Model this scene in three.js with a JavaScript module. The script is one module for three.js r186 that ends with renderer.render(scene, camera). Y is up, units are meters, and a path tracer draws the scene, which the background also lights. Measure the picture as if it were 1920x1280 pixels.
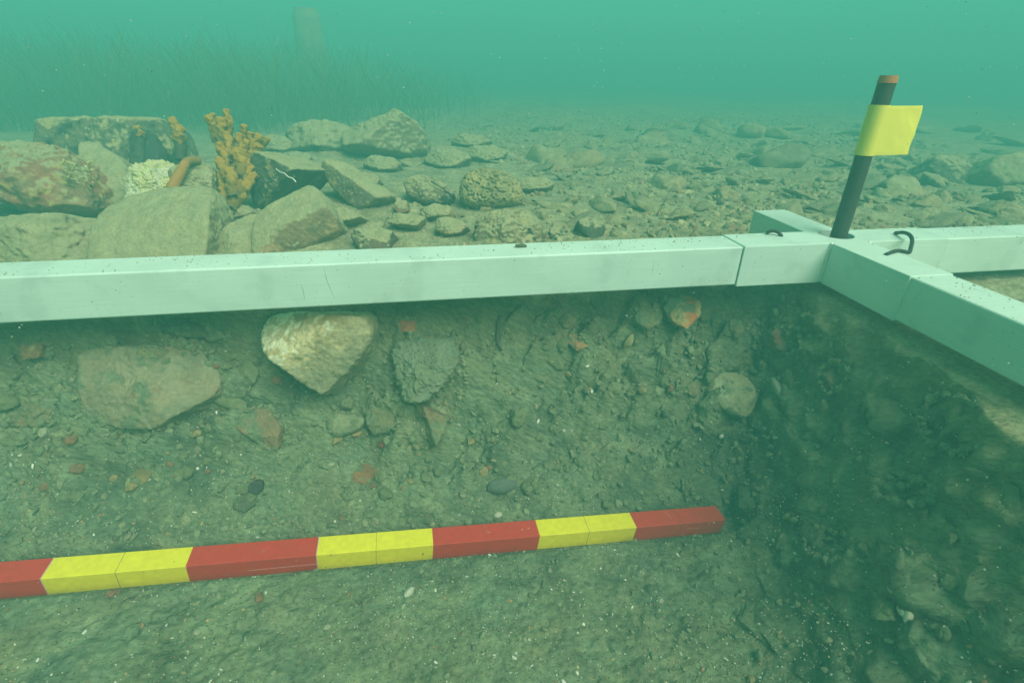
import * as THREE from 'three';
import { mergeGeometries, mergeVertices } from 'three/addons/utils/BufferGeometryUtils.js';
import { RoundedBoxGeometry } from 'three/addons/geometries/RoundedBoxGeometry.js';
import { ImprovedNoise } from 'three/addons/math/ImprovedNoise.js';

// ---------------------------------------------------------------- camera, sky, sun, water haze
const V = (x, y, z) => new THREE.Vector3(x, y, z);
const scene = new THREE.Scene();
const camera = new THREE.PerspectiveCamera(67.38, 1024 / 682, 0.02, 60);
const EYE = V(-0.8194, 0.2913, 0.9032);
const RT = V(0.98698, 0.01179, 0.1604).normalize(), FW = V(0.14722, -0.46769, -0.87154).normalize();
const UPV = V(0, 0, 0).crossVectors(RT, FW).normalize(); RT.crossVectors(FW, UPV).normalize();
camera.position.copy(EYE);
camera.quaternion.setFromRotationMatrix(new THREE.Matrix4().makeBasis(RT, UPV, FW.clone().negate()));
camera.updateMatrixWorld();

const renderer = new THREE.WebGLRenderer({ antialias: true });
renderer.toneMapping = THREE.LinearToneMapping;
renderer.toneMappingExposure = 2.04;
renderer.shadowMap.enabled = true;

{ // daylight coming down through the sea surface: brighter overhead, even all round
  const w = 64, h = 64, d = new Float32Array(w * h * 4);
  for (let j = 0; j < h; j++) {
    const s = Math.max(0, Math.sin(((j + 0.5) / h - 0.5) * Math.PI)), b = 0.04 + 0.07 * s;
    for (let i = 0; i < w; i++) d.set([0.70 * b, 1.0 * b, 0.80 * b, 1], (j * w + i) * 4);
  }
  const t = new THREE.DataTexture(d, w, h, THREE.RGBAFormat, THREE.FloatType);
  t.mapping = THREE.EquirectangularReflectionMapping; t.magFilter = t.minFilter = THREE.LinearFilter; t.needsUpdate = true;
  scene.background = t; scene.environment = t;
}
const sun = new THREE.DirectionalLight(new THREE.Color().setRGB(0.98, 1.0, 0.83), 5);
sun.position.set(-0.5 + 3.5, 7.5, 5.9); sun.target.position.set(-0.5, 0, 0);
sun.castShadow = true; sun.shadow.radius = 90; sun.shadow.mapSize.set(2048, 2048);
Object.assign(sun.shadow.camera, { left: -5, right: 5, top: 5, bottom: -5, near: 0.1, far: 30 });
scene.add(sun, sun.target);
scene.fog = new THREE.FogExp2(new THREE.Color().setRGB(0.18, 0.95, 0.77), 0.305);

// ---------------------------------------------------------------- helpers
let seed = 12345;
const rnd = () => { seed = (seed * 1664525 + 1013904223) >>> 0; return seed / 4294967296; };
const rr = (a, b) => a + (b - a) * rnd();
const perlin = new ImprovedNoise();
const N = (x, y, z) => perlin.noise(x + 31.7, y + 17.3, z + 53.1);
const fbm = (x, y, z, o = 4) => { let s = 0, a = 1, n = 0; for (let i = 0; i < o; i++) { s += a * N(x, y, z); n += a; a *= 0.5; x = x * 2.03 + 9.1; y = y * 2.03 + 3.7; z = z * 2.03 + 5.3; } return s / n; };
const ridge = (x, y, z, o = 3) => { let s = 0, a = 1, n = 0; for (let i = 0; i < o; i++) { s += a * (1 - 2 * Math.abs(N(x, y, z))); n += a; a *= 0.5; x = x * 2.1 + 4.1; y = y * 2.1 + 8.7; z = z * 2.1 + 1.3; } return s / n; };
const h3 = (x, y, z) => { let h = Math.imul(x, 374761393) ^ Math.imul(y, 668265263) ^ Math.imul(z, 1440662683); h = Math.imul(h ^ (h >>> 13), 1274126177); return (h ^ (h >>> 16)) >>> 0; };
function cells(x, y, z) { // 1 at the middle of a lump, 0 in the creases between lumps
  const xi = Math.floor(x), yi = Math.floor(y), zi = Math.floor(z); let a = 9, b = 9;
  for (let i = -1; i < 2; i++) for (let j = -1; j < 2; j++) for (let k = -1; k < 2; k++) { const h = h3(xi + i, yi + j, zi + k), dx = xi + i + (h & 1023) / 1023 - x, dy = yi + j + ((h >>> 10) & 1023) / 1023 - y, dz = zi + k + ((h >>> 20) & 1023) / 1023 - z, d = dx * dx + dy * dy + dz * dz; if (d < a) { b = a; a = d; } else if (d < b) b = d; }
  return Math.min(1, (Math.sqrt(b) - Math.sqrt(a)) * 1.6);
}
const clamp = (x, a = 0, b = 1) => Math.min(b, Math.max(a, x));
const sst = (a, b, x) => { const t = clamp((x - a) / (b - a)); return t * t * (3 - 2 * t); };
const lerp = (a, b, t) => a + (b - a) * t;
const mix3 = (a, b, t) => [lerp(a[0], b[0], t), lerp(a[1], b[1], t), lerp(a[2], b[2], t)];
const pw = (pts, x) => { if (x <= pts[0][0]) return pts[0][1]; for (let i = 1; i < pts.length; i++) if (x <= pts[i][0]) { const [x0, y0] = pts[i - 1], [x1, y1] = pts[i]; return lerp(y0, y1, (x - x0) / (x1 - x0)); } return pts[pts.length - 1][1]; };
const smax = (a, b, k) => { const h = Math.max(k - Math.abs(a - b), 0) / k; return Math.max(a, b) + h * h * k * 0.25; };
const F = 960;
const ray = (px, py) => FW.clone().addScaledVector(RT, (px - 960) / F).addScaledVector(UPV, -(py - 640) / F);   // direction seen at a place of the 1920 x 1280 photograph
const at = (px, py, t) => EYE.clone().addScaledVector(ray(px, py), t);
function hit(px, py) { const d = ray(px, py); let t = 0.3; for (; t < 14; t += 0.01) { const p = EYE.clone().addScaledVector(d, t); if (p.y < H(p.x, p.z)) break; } let a = t - 0.01, b = t; for (let i = 0; i < 10; i++) { const m = (a + b) / 2, p = EYE.clone().addScaledVector(d, m); if (p.y < H(p.x, p.z)) b = m; else a = m; } return { p: EYE.clone().addScaledVector(d, b), t: b }; }
const taken = {};
const numbered = n => { const k = taken[n] = (taken[n] ?? -1) + 1; return k ? `${n}_${String(k).padStart(3, '0')}` : n; };
function tag(o, label, category, group, kind) { o.userData.label = label; o.userData.category = category; if (group) o.userData.group = group; if (kind) o.userData.kind = kind; return o; }
function mesh(name, g, m, parent = scene) { const o = new THREE.Mesh(g, m); o.name = parent === scene ? numbered(name) : name; o.castShadow = o.receiveShadow = true; parent.add(o); return o; }
function group(name, p = V(0, 0, 0)) { const o = new THREE.Group(); o.name = numbered(name); o.position.copy(p); scene.add(o); return o; }
// box-projected uv in metres, one projection per triangle; the geometry comes back without an index
function boxUV(g0, scale = 1) {
  const g = g0.index ? g0.toNonIndexed() : g0, p = g.attributes.position, uv = new Float32Array(p.count * 2);
  const a = V(0, 0, 0), b = V(0, 0, 0), c = V(0, 0, 0), n = V(0, 0, 0);
  for (let i = 0; i < p.count; i += 3) {
    a.fromBufferAttribute(p, i); b.fromBufferAttribute(p, i + 1); c.fromBufferAttribute(p, i + 2);
    n.crossVectors(b.clone().sub(a), c.clone().sub(a));
    const ax = Math.abs(n.x), ay = Math.abs(n.y), az = Math.abs(n.z);
    [a, b, c].forEach((q, k) => { const [u, v] = ax > ay && ax > az ? [q.z, q.y] : ay > az ? [q.x, q.z] : [q.x, q.y]; uv[(i + k) * 2] = u * scale; uv[(i + k) * 2 + 1] = v * scale; });
  }
  g.setAttribute('uv', new THREE.BufferAttribute(uv, 2)); return g;
}

// ---------------------------------------------------------------- textures: grain only
function texture(size, f, srgb, repeat = 1) {
  const d = new Uint8Array(size * size * 4);
  for (let j = 0; j < size; j++) for (let i = 0; i < size; i++) { const c = f(i / size, j / size); for (let k = 0; k < 3; k++) d[(j * size + i) * 4 + k] = clamp(c[k] ?? c[0]) * 255; d[(j * size + i) * 4 + 3] = 255; }
  const t = new THREE.DataTexture(d, size, size); t.wrapS = t.wrapT = THREE.RepeatWrapping; t.magFilter = THREE.LinearFilter; t.minFilter = THREE.LinearMipmapLinearFilter; t.generateMipmaps = true;
  if (srgb) t.colorSpace = THREE.SRGBColorSpace; t.repeat.set(repeat, repeat); t.needsUpdate = true; return t;
}
// noise that repeats at the edges of the tile
const hash = (x, y, s) => { let h = Math.imul(x, 374761393) ^ Math.imul(y, 668265263) ^ Math.imul(s, 1274126177); h = Math.imul(h ^ (h >>> 13), 1274126177); return ((h ^ (h >>> 16)) >>> 0) / 4294967296; };
const GX = Array.from({ length: 64 }, (_, i) => Math.cos(i / 64 * Math.PI * 2)), GY = Array.from({ length: 64 }, (_, i) => Math.sin(i / 64 * Math.PI * 2));
const grad2 = (x, y, p, s) => { const xi = Math.floor(x), yi = Math.floor(y), fx = x - xi, fy = y - yi, g = (i, j) => { const k = hash(((xi + i) % p + p) % p, ((yi + j) % p + p) % p, s) * 64 | 0; return GX[k] * (fx - i) + GY[k] * (fy - j); }, a = fx * fx * fx * (fx * (fx * 6 - 15) + 10), b = fy * fy * fy * (fy * (fy * 6 - 15) + 10); return 1.4 * lerp(lerp(g(0, 0), g(1, 0), a), lerp(g(0, 1), g(1, 1), a), b); };
const tile = (u, v, fr, o, z) => { let t = 0, a = 1, n = 0; for (let i = 0; i < o; i++) { t += a * grad2(u * fr, v * fr, fr, z * 7 + i); n += a; a *= 0.55; fr *= 2; } return t / n; };
const specks = (size, n, rmin, rmax, cols) => { const b = new Float32Array(size * size * 4); for (let k = 0; k < n; k++) { const x = rnd() * size, y = rnd() * size, r = rr(rmin, rmax), c = cols[Math.floor(rnd() * cols.length)], e = rr(0.6, 1.6), s = rnd() * 3.1; for (let j = -Math.ceil(r * 2); j <= r * 2; j++) for (let i = -Math.ceil(r * 2); i <= r * 2; i++) { const X = (i * Math.cos(s) + j * Math.sin(s)) * e, Y = (-i * Math.sin(s) + j * Math.cos(s)) / e; const w = clamp(1.4 - Math.hypot(X, Y) / r * 1.2); if (w <= 0) continue; const q = ((((y + j) | 0) + size) % size * size + (((x + i) | 0) + size) % size) * 4; if (w > b[q + 3]) { b[q] = c[0]; b[q + 1] = c[1]; b[q + 2] = c[2]; b[q + 3] = w; } } } return b; };
const S1 = 1024;
const mudSpecks = specks(S1, 7500, 0.7, 2.1, [[1, 1, .92], [1, .97, .8], [.95, .8, .55], [.36, .38, .36], [.3, .32, .3], [.4, .42, .4], [.85, .7, .5], [.9, .95, .9]]);
const mudTone = (u, v) => 0.86 + 0.26 * tile(u, v, 9, 5, 0) + 0.24 * tile(u, v, 64, 3, 7);
const mudMap = texture(S1, (u, v) => { const q = ((v * S1 | 0) * S1 + (u * S1 | 0)) * 4, w = mudSpecks[q + 3] * 0.8, t = mudTone(u, v), h = 0.05 * tile(u, v, 5, 3, 13); return [lerp(t + h, mudSpecks[q], w), lerp(t, mudSpecks[q + 1], w), lerp(t - h, mudSpecks[q + 2], w)]; }, true, 1 / 0.55);
const mudBump = texture(S1, (u, v) => { const q = ((v * S1 | 0) * S1 + (u * S1 | 0)) * 4; return [0.45 + 0.5 * tile(u, v, 34, 5, 3) + 0.2 * mudSpecks[q + 3]]; }, false, 1 / 0.55);
const rockMap = texture(512, (u, v) => { const t = 0.91 + 0.13 * tile(u, v, 10, 4, 2) + 0.13 * tile(u, v, 46, 3, 5), h = 0.04 * tile(u, v, 6, 3, 11); return [t + h, t, t - h]; }, true, 1 / 0.3);
const rockBump = texture(512, (u, v) => [0.5 + 0.6 * tile(u, v, 26, 5, 8)], false, 1 / 0.3);
const metalMap = texture(1024, (u, v) => { const t = 0.93 + 0.05 * tile(u, v, 5, 4, 1) + 0.03 * tile(u * 0.02, v, 240, 2, 2) - 0.07 * sst(0.44, 0.56, tile(u, v, 90, 2, 4)) - 0.05 * sst(0.1, 0.5, tile(u, v, 7, 5, 21)); return [t * 0.985, t, t * 0.985]; }, true, 1 / 0.6);
const metalRough = texture(512, (u, v) => [0.5, 0.74 + 0.2 * tile(u, v, 8, 4, 6), 0.5], false, 1 / 0.6);

const lin = (r, g, b) => new THREE.Color().setRGB(r, g, b);
const MAT = {
  mud: new THREE.MeshStandardMaterial({ color: 0xffffff, vertexColors: true, map: mudMap, bumpMap: mudBump, bumpScale: 0.006, roughness: 0.95 }),
  rock: new THREE.MeshStandardMaterial({ color: 0xffffff, vertexColors: true, map: rockMap, bumpMap: rockBump, bumpScale: 0.0035, roughness: 0.92 }),
  rubble: new THREE.MeshStandardMaterial({ color: 0xffffff, vertexColors: true, map: rockMap, bumpMap: rockBump, bumpScale: 0.0025, roughness: 0.95 }),
  pebble: new THREE.MeshStandardMaterial({ color: 0xffffff, vertexColors: true, map: rockMap, bumpMap: rockBump, bumpScale: 0.0008, roughness: 0.92 }),
  plain: new THREE.MeshStandardMaterial({ color: 0xffffff, vertexColors: true, roughness: 0.85 }),
  metal: new THREE.MeshStandardMaterial({ color: lin(0.71, 0.87, 0.79), map: metalMap, roughnessMap: metalRough, roughness: 1, metalness: 0.12 }),
  scratch: new THREE.MeshStandardMaterial({ color: lin(0.26, 0.33, 0.29), roughness: 0.9 }),
  weld: new THREE.MeshStandardMaterial({ color: lin(0.78, 0.82, 0.8), roughness: 0.35, metalness: 0.8 }),
  pole: new THREE.MeshStandardMaterial({ color: lin(0.03, 0.034, 0.03), roughness: 0.7 }),
  rust: new THREE.MeshStandardMaterial({ color: lin(0.42, 0.15, 0.05), roughness: 0.9 }),
  flag: new THREE.MeshStandardMaterial({ color: lin(0.76, 0.66, 0.08), roughness: 0.6, side: THREE.DoubleSide }),
  yellow: new THREE.MeshStandardMaterial({ color: lin(0.96, 0.84, 0.02), map: rockMap.clone(), roughness: 0.5 }),
  red: new THREE.MeshStandardMaterial({ color: lin(0.66, 0.022, 0.015), map: rockMap.clone(), roughness: 0.5 }),
  line: new THREE.MeshStandardMaterial({ color: lin(0.30, 0.25, 0.03), roughness: 0.8 }),
  redLine: new THREE.MeshStandardMaterial({ color: lin(0.42, 0.03, 0.025), roughness: 0.8 }),
  paleLine: new THREE.MeshStandardMaterial({ color: lin(0.62, 0.42, 0.38), roughness: 0.8 }),
  cord: new THREE.MeshStandardMaterial({ color: lin(0.02, 0.025, 0.022), roughness: 0.65 }),
};
{ const p = texture(256, (u, v) => [0.95 + 0.08 * tile(u, v, 6, 4, 4) + 0.05 * tile(u, v, 40, 2, 9)], true, 1 / 0.4); MAT.yellow.map = p; MAT.red.map = p; }

// ---------------------------------------------------------------- the seabed with the dug trench: one sheet
const SILT = [0.43, 0.415, 0.225], MUD = [0.215, 0.27, 0.145], OCHRE = [0.27, 0.26, 0.12];
const farLip = x => -0.080 + 0.03 * N(x * 2.1, 4, 0) + 0.022 * N(x * 7.3, 9, 0);
const sideLip = z => -0.052 - 0.055 * sst(0.25, 0.6, z) + 0.02 * N(z * 4.1, 2, 7) + 0.012 * N(z * 13, 2, 3);
const FARP = [[-0.04, 0], [0, 0.02], [0.012, 0.07], [0.05, 0.25], [0.10, 0.48], [0.17, 0.74], [0.245, 0.95], [0.34, 1.0], [9, 1]];
const SIDEP = [[-0.04, 0], [0, 0.02], [0.02, 0.12], [0.07, 0.38], [0.13, 0.62], [0.22, 0.85], [0.32, 0.97], [0.42, 1], [9, 1]];
const floorY = x => -0.4525 - 0.0984 * (clamp(x, -2.2, 0) + 1.44);
function seabed(x, z) {
  const dip = -0.032 * sst(-0.09, -0.24, z) * (1 - sst(-0.9, -1.6, z)) * sst(-0.35, -0.8, x);
  return -0.102 + (0.022 * N(x * 1.3, 1, z * 1.3) + 0.012 * N(x * 4.2, 6, z * 4.2)) * sst(-0.02, -0.3, z) + dip + 0.055 * Math.exp(-((x + 1.02) ** 2) / 0.16 - ((z + 0.98) ** 2) / 0.13) + 0.055 * Math.exp(-((x + 1.1) ** 2) / 0.3 - ((z + 1.95) ** 2) / 0.08) + 0.05 * sst(-1.5, -5, z) * N(x * 0.9, 3, z * 0.9);
}
function inTrench(x, z) { return Math.min(z - farLip(x), sideLip(z) - x, 1.55 - z, x + 3.4); }
const barZ = x => 0.25 - 0.0402 * (x + 1.444);
function H(x, z) {
  const top = seabed(x, z) + 0.006 * fbm(x * 16, 2, z * 16, 3) + 0.0035 * N(x * 60, 7, z * 60);
  if (inTrench(x, z) < -0.06) return top;
  const fl = floorY(x), s1 = z - farLip(x), s2 = (sideLip(z) - x) / lerp(0.62, 1.1, sst(0.2, 0.6, z));
  let a = pw(FARP, s1), b = pw(SIDEP, s2);
  if (a < 0.995 || b < 0.995) { // lumps and hollows in the cut faces push the face out or let it fall back
    const y0 = lerp(top, fl, Math.min(a, b)), m = sst(-0.25, 0.3, fbm(x * 6 + 2, y0 * 7, z * 6, 2));
    const L = 0.036 * fbm(x * 8, y0 * 9, z * 8, 3) + 0.022 * (cells(x * 11, y0 * 13, z * 11) - 0.5) + (0.010 * m + 0.003) * (cells(x * 34, y0 * 40, z * 34) - 0.4);
    const q = sst(0.0, 0.1, Math.min(a, b) + 0.02);
    a = pw(FARP, s1 - 1.25 * L * q * (1 - sst(0.7, 1, a))); b = pw(SIDEP, s2 - 0.5 * L * q * (1 - sst(0.75, 1, b)));
  }
  const c = pw(FARP, (1.55 - z) * 0.8), d = pw(FARP, (x + 3.4) * 0.7);
  let y = smax(smax(lerp(top, fl, a), lerp(top, fl, b), 0.13), Math.max(lerp(top, fl, c), lerp(top, fl, d)), 0.06);
  const f = Math.min(a, b), calm = 1 - 0.75 * (1 - sst(0.02, 0.07, Math.abs(z - barZ(x)))) * (x < -0.2 ? 1 : 0);
  const patch = sst(-0.1, 0.35, fbm(x * 5 + 7, 3, z * 6, 2));
  y += f * calm * (0.014 * fbm(x * 6 + z * 3, 5, z * 8, 3) + 0.005 * fbm(x * 30, 3, z * 30, 3) + 0.0016 * N(x * 120, 1, z * 120) + patch * 0.009 * (cells(x * 45, 2, z * 45) - 0.5));
  const under = (1 - sst(0.022, 0.05, Math.abs(z - barZ(x)))) * (1 - sst(-0.22, -0.19, x)); // the bar has settled level in the mud
  return lerp(y, Math.min(y, fl + 0.0045), under);
}
{
  const axis = segs => { const o = []; for (const [a, b, s] of segs) { const n = Math.max(1, Math.round((b - a) / s)); for (let i = 0; i < n; i++) o.push(a + (b - a) * i / n); } o.push(segs[segs.length - 1][1]); return o; };
  const xs = axis([[-16, -4, 0.4], [-4, -1.95, 0.03], [-1.95, -0.36, 0.0045], [-0.36, 0.03, 0.0028], [0.03, 2.2, 0.012], [2.2, 5, 0.06], [5, 16, 0.45]]);
  const zs = axis([[-18, -5, 0.35], [-5, -2, 0.03], [-2, -0.25, 0.012], [-0.25, -0.06, 0.006], [-0.06, 0.12, 0.003], [0.12, 0.75, 0.0045], [0.75, 1.8, 0.03], [1.8, 7, 0.3]]);
  const nx = xs.length, nz = zs.length, P = new Float32Array(nx * nz * 3), C = new Float32Array(nx * nz * 3), U = new Float32Array(nx * nz * 2), I = new Uint32Array((nx - 1) * (nz - 1) * 6);
  let run = new Float32Array(nx);
  for (let j = 0; j < nz; j++) for (let i = 0; i < nx; i++) {
    const x = xs[i], z = zs[j], k = j * nx + i, e = inTrench(x, z); let y = H(x, z);
    let X = x, Z = z;
    const top = seabed(x, z), depth = clamp((top - y) / 0.4);
    const es = sideLip(z) - x; // lumps and hollows of the side bank stand out sideways
    if (es > -0.02 && es < 0.5 && z > -0.05 && z < 1.5) { const w = sst(-0.02, 0.02, es) * (1 - sst(0.25, 0.5, es)) * sst(-0.02, 0.08, z - farLip(x)), l = 0.040 * fbm(x * 7 + 3, y * 8, z * 7, 3) + 0.026 * (cells(x * 12, y * 15, z * 12) - 0.5) + 0.006 * (cells(x * 32, y * 36, z * 32) - 0.5); X -= w * l * 1.0; Z += w * l * 0.2; y += w * l * 0.2; }
    if (e > -0.03 && e < 0.3) { const w = 0.008 * sst(-0.03, 0.02, e) * (1 - sst(0.1, 0.3, e)); X += w * fbm(x * 22, y * 22, z * 22 + 8, 2); Z += w * fbm(x * 22 + 5, y * 22, z * 22, 2); }
    P.set([X, y, Z], k * 3);
    U.set([x + 0.75 * y, z - 0.75 * y], k * 2);
    // bands of different earth: pale silt on the old seabed, an ochre crust at the lip, grey-green mud dug into below
    const n1 = fbm(x * 6, y * 10, z * 6, 3), n2 = fbm(x * 25, y * 25, z * 25, 3);
    let c = mix3(SILT, [0.31, 0.29, 0.155], sst(-0.05, 0.35, n1 + 0.5 * n2));
    const dug = sst(-0.012, 0.02, e + 0.03 * n2);
    const och = dug * (1 - sst(0.03, 0.16, (top - y) + 0.08 * n1)) * sst(-0.25, 0.2, n2 + 0.3);
    c = mix3(c, mix3(MUD, [0.25, 0.28, 0.145], sst(-0.1, 0.4, n1 + 0.4 * n2)), dug);
    c = mix3(c, [0.13, 0.17, 0.095], dug * sst(0.02, 0.35, fbm(x * 4.1 + 4, y * 6, z * 4.1, 3) + 0.6 * n2) * 0.85);
    c = mix3(c, OCHRE, och * 0.8);
    C.set(c, k * 3);
  }
  let q = 0;
  for (let j = 0; j < nz - 1; j++) for (let i = 0; i < nx - 1; i++) { const a = j * nx + i, b = a + 1, c = a + nx, d = c + 1; I[q++] = a; I[q++] = c; I[q++] = b; I[q++] = b; I[q++] = c; I[q++] = d; }
  const g = new THREE.BufferGeometry();
  g.setAttribute('position', new THREE.BufferAttribute(P, 3)); g.setAttribute('color', new THREE.BufferAttribute(C, 3)); g.setAttribute('uv', new THREE.BufferAttribute(U, 2)); g.setIndex(new THREE.BufferAttribute(I, 1)); g.computeVertexNormals();
  const o = mesh('seabed', g, MAT.mud); o.userData.kind = 'structure'; o.userData.label = 'silty seabed with a dug trench of grey green mud'; o.userData.category = 'seabed';
}

// ---------------------------------------------------------------- stones
// a stone is a convex body of planes with softened edges and a rough skin; planes: [nx, ny, nz, distance] in its own axes
function stoneGeometry(planes, { detail = 16, sharp = 16, rough = 0.03, freq = 9, pits = 0, colour, seedAt = 0, uv = 1 }) {
  let g = new THREE.IcosahedronGeometry(1, detail); g.deleteAttribute('uv'); g.deleteAttribute('normal'); g = mergeVertices(g, 1e-5);
  const p = g.attributes.position, n = p.count, v = V(0, 0, 0), col = new Float32Array(n * 3);
  for (let i = 0; i < n; i++) {
    v.fromBufferAttribute(p, i).normalize(); let s = 0;
    for (const [a, b, c, d] of planes) { const q = (a * v.x + b * v.y + c * v.z) / d; if (q > 0) s += Math.pow(q, sharp); }
    const r = Math.pow(Math.max(s, 1e-9), -1 / sharp); v.multiplyScalar(r);
    const X = v.x * freq + seedAt, Y = v.y * freq, Z = v.z * freq + seedAt * 0.37;
    let d = rough * (fbm(X, Y, Z, 4) + 0.35 * ridge(X * 2.7, Y * 2.7, Z * 2.7, 2) + 0.3 * fbm(X * 7, Y * 7, Z * 7, 2) - 0.2);
    if (pits) { const k = fbm(X * 6, Y * 6, Z * 6, 2); d -= pits * sst(0.08, 0.3, k); }
    v.multiplyScalar(1 + d / Math.max(r, 0.02)); p.setXYZ(i, v.x, v.y, v.z);
  }
  g.computeVertexNormals();
  const nn = g.attributes.normal;
  for (let i = 0; i < n; i++) { const c = colour(p.getX(i), p.getY(i), p.getZ(i), nn.getX(i), nn.getY(i), nn.getZ(i), seedAt); col.set(c, i * 3); }
  g.setAttribute('color', new THREE.BufferAttribute(col, 3));
  return boxUV(g, uv);
}
const unit = (a, b, c) => { const l = Math.hypot(a, b, c); return [a / l, b / l, c / l]; };
// silt lies as a ragged-edged layer on upward faces; below its edge the bare stone with crusts
const UPL = V(0, 1, 0).applyQuaternion(camera.quaternion.clone().invert());   // world up in the axes of stones built facing the viewer
const up15 = (c, k = 1.45) => c && c.map(v => Math.min(0.72, v * k));
function skin({ bare = [0.16, 0.145, 0.08], bare2 = [0.11, 0.11, 0.062], crust = null, crustAt = 0.3, crust2 = null, silt = [0.40, 0.385, 0.20], siltAt = 0.35, up = UPL, f = 1.7, film = null, dark = null, darkAt = 0.25 }) {
  bare = up15(bare); bare2 = up15(bare2); crust = up15(crust, 1.3); crust2 = up15(crust2, 1.15);
  return (x, y, z, nx, ny, nz, s) => {
    const a = fbm(x * 14 * f + s, y * 14 * f, z * 14 * f, 3), b = fbm(x * 40 * f, y * 40 * f + s, z * 40 * f, 3);
    let c = mix3(bare, bare2, sst(-0.2, 0.25, a + 0.4 * b));
    if (dark) c = mix3(c, dark, sst(darkAt, darkAt + 0.12, fbm(x * 9 * f + 3, y * 9 * f + s, z * 9 * f, 3) + 0.3 * b));
    if (crust) c = mix3(c, crust, sst(crustAt, crustAt + 0.14, fbm(x * 11 * f, y * 11 * f, z * 11 * f + s, 3) + 0.55 * b + 0.1));
    if (crust2) c = mix3(c, crust2, sst(0.12, 0.26, b + 0.5 * fbm(x * 7 * f + s, y * 7 * f + 5, z * 7 * f, 2)));
    if (film !== null) c = mix3(c, mix3([0.215, 0.265, 0.14], [0.17, 0.21, 0.115], sst(-0.2, 0.2, b)), sst(film - 0.1, film + 0.1, a + 0.6 * b));
    const w = nx * up.x + ny * up.y + nz * up.z;
    return mix3(c, silt, sst(siltAt - 0.08, siltAt + 0.08, w + 0.40 * a + 0.35 * b));
  };
}
// stone whose outline is given where the photograph shows it, at its own distance and with its own thickness
function stone(name, label, outline, t, thick, o = {}, extra = []) {
  const cx = outline.reduce((s, p) => s + p[0], 0) / outline.length, cy = outline.reduce((s, p) => s + p[1], 0) / outline.length, k = t / F;
  const pts = outline.map(([x, y]) => [(x - cx) * k, -(y - cy) * k]), planes = [];
  for (let i = 0; i < pts.length; i++) {
    const [x0, y0] = pts[i], [x1, y1] = pts[(i + 1) % pts.length]; let nx = y1 - y0, ny = -(x1 - x0); const l = Math.hypot(nx, ny); if (l < 1e-6) continue; nx /= l; ny /= l;
    let d = nx * x0 + ny * y0; if (d < 0) { nx = -nx; ny = -ny; d = -d; }
    const tilt = 0.25 * N(i * 3.7, cx * 0.13, 2), m = unit(nx, ny, tilt); planes.push([...m, Math.max(d * 1.035, 0.004)]);
  }
  const tf = thick * 0.5;
  if (extra.length) for (const [a, b, c, d] of extra) planes.push([...unit(a, b, c), d * tf]); else planes.push([...unit(0.1, 0.55, 0.85), tf * 0.8], [...unit(-0.35, 0.15, 0.9), tf], [...unit(0.3, 0.05, 0.95), tf]);
  planes.push([0, 0, -1, tf], [...unit(0.3, 0.2, -1), tf], [...unit(-0.3, -0.2, -1), tf * 1.05]);
  const size = Math.max(...pts.map(p => Math.hypot(...p)));
  const g = stoneGeometry(planes, { detail: o.detail ?? 30, sharp: o.sharp ?? 22, rough: (o.rough ?? 0.10) * size, freq: (o.freq ?? 1.6) / size, pits: (o.pits ?? 0) * size, colour: o.colour ?? skin(o.skin ?? {}), seedAt: cx * 0.31 });
  const m = mesh(name, g, o.mat ?? MAT.rock); m.position.copy(at(cx, cy, t + (o.back ?? 0))); m.quaternion.copy(camera.quaternion);
  tag(m, label, o.category ?? 'rock', o.group); return m;
}

const silted = { bare: [0.17, 0.15, 0.08], bare2: [0.13, 0.115, 0.06] };
const REDC = [0.30, 0.12, 0.06], YELC = [0.5, 0.46, 0.17], DARK = [0.035, 0.05, 0.036];
// the pile behind the long beam
stone('rock', 'large red and yellow encrusted rock at the edge of the pile', [[-90, 300], [0, 284], [70, 269], [150, 294], [196, 335], [218, 388], [205, 432], [120, 408], [0, 400], [-90, 400]], 1.56, 0.30,
  { detail: 58, rough: 0.13, skin: { ...silted, bare: [0.24, 0.16, 0.08], bare2: [0.17, 0.12, 0.06], crust: [0.27, 0.13, 0.065], crustAt: 0.06, crust2: [0.42, 0.33, 0.12], siltAt: 0.74, dark: DARK, darkAt: 0.34, f: 1.3 } }, [[0.05, 0.75, 0.65, 0.75], [0.3, 0.2, 0.9, 0.95], [-0.1, -0.55, 0.85, 0.9]]);
stone('rock', 'silt covered rock touching the beam at its far end', [[-60, 420], [0, 418], [62, 398], [130, 378], [172, 392], [200, 420], [246, 452], [248, 520], [-60, 540]], 1.36, 0.26,
  { detail: 50, rough: 0.08, skin: { ...silted, crust: [0.22, 0.16, 0.06], crustAt: 0.25, crust2: null, dark: [0.12, 0.10, 0.055], darkAt: 0.2, siltAt: 0.0 } }, [[-0.12, 0.75, 0.65, 0.62], [0.75, 0.1, 0.65, 0.85], [0, -0.2, 0.95, 1]]);
stone('rock', 'smooth tilted slab wedged between the encrusted rock and the sponge', [[140, 272], [176, 268], [232, 300], [258, 330], [266, 372], [248, 400], [212, 412], [190, 360]], 1.63, 0.16,
  { detail: 34, rough: 0.06, skin: { ...silted, siltAt: 0.2, crust: [0.3, 0.18, 0.08], crustAt: 0.25 } });
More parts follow.
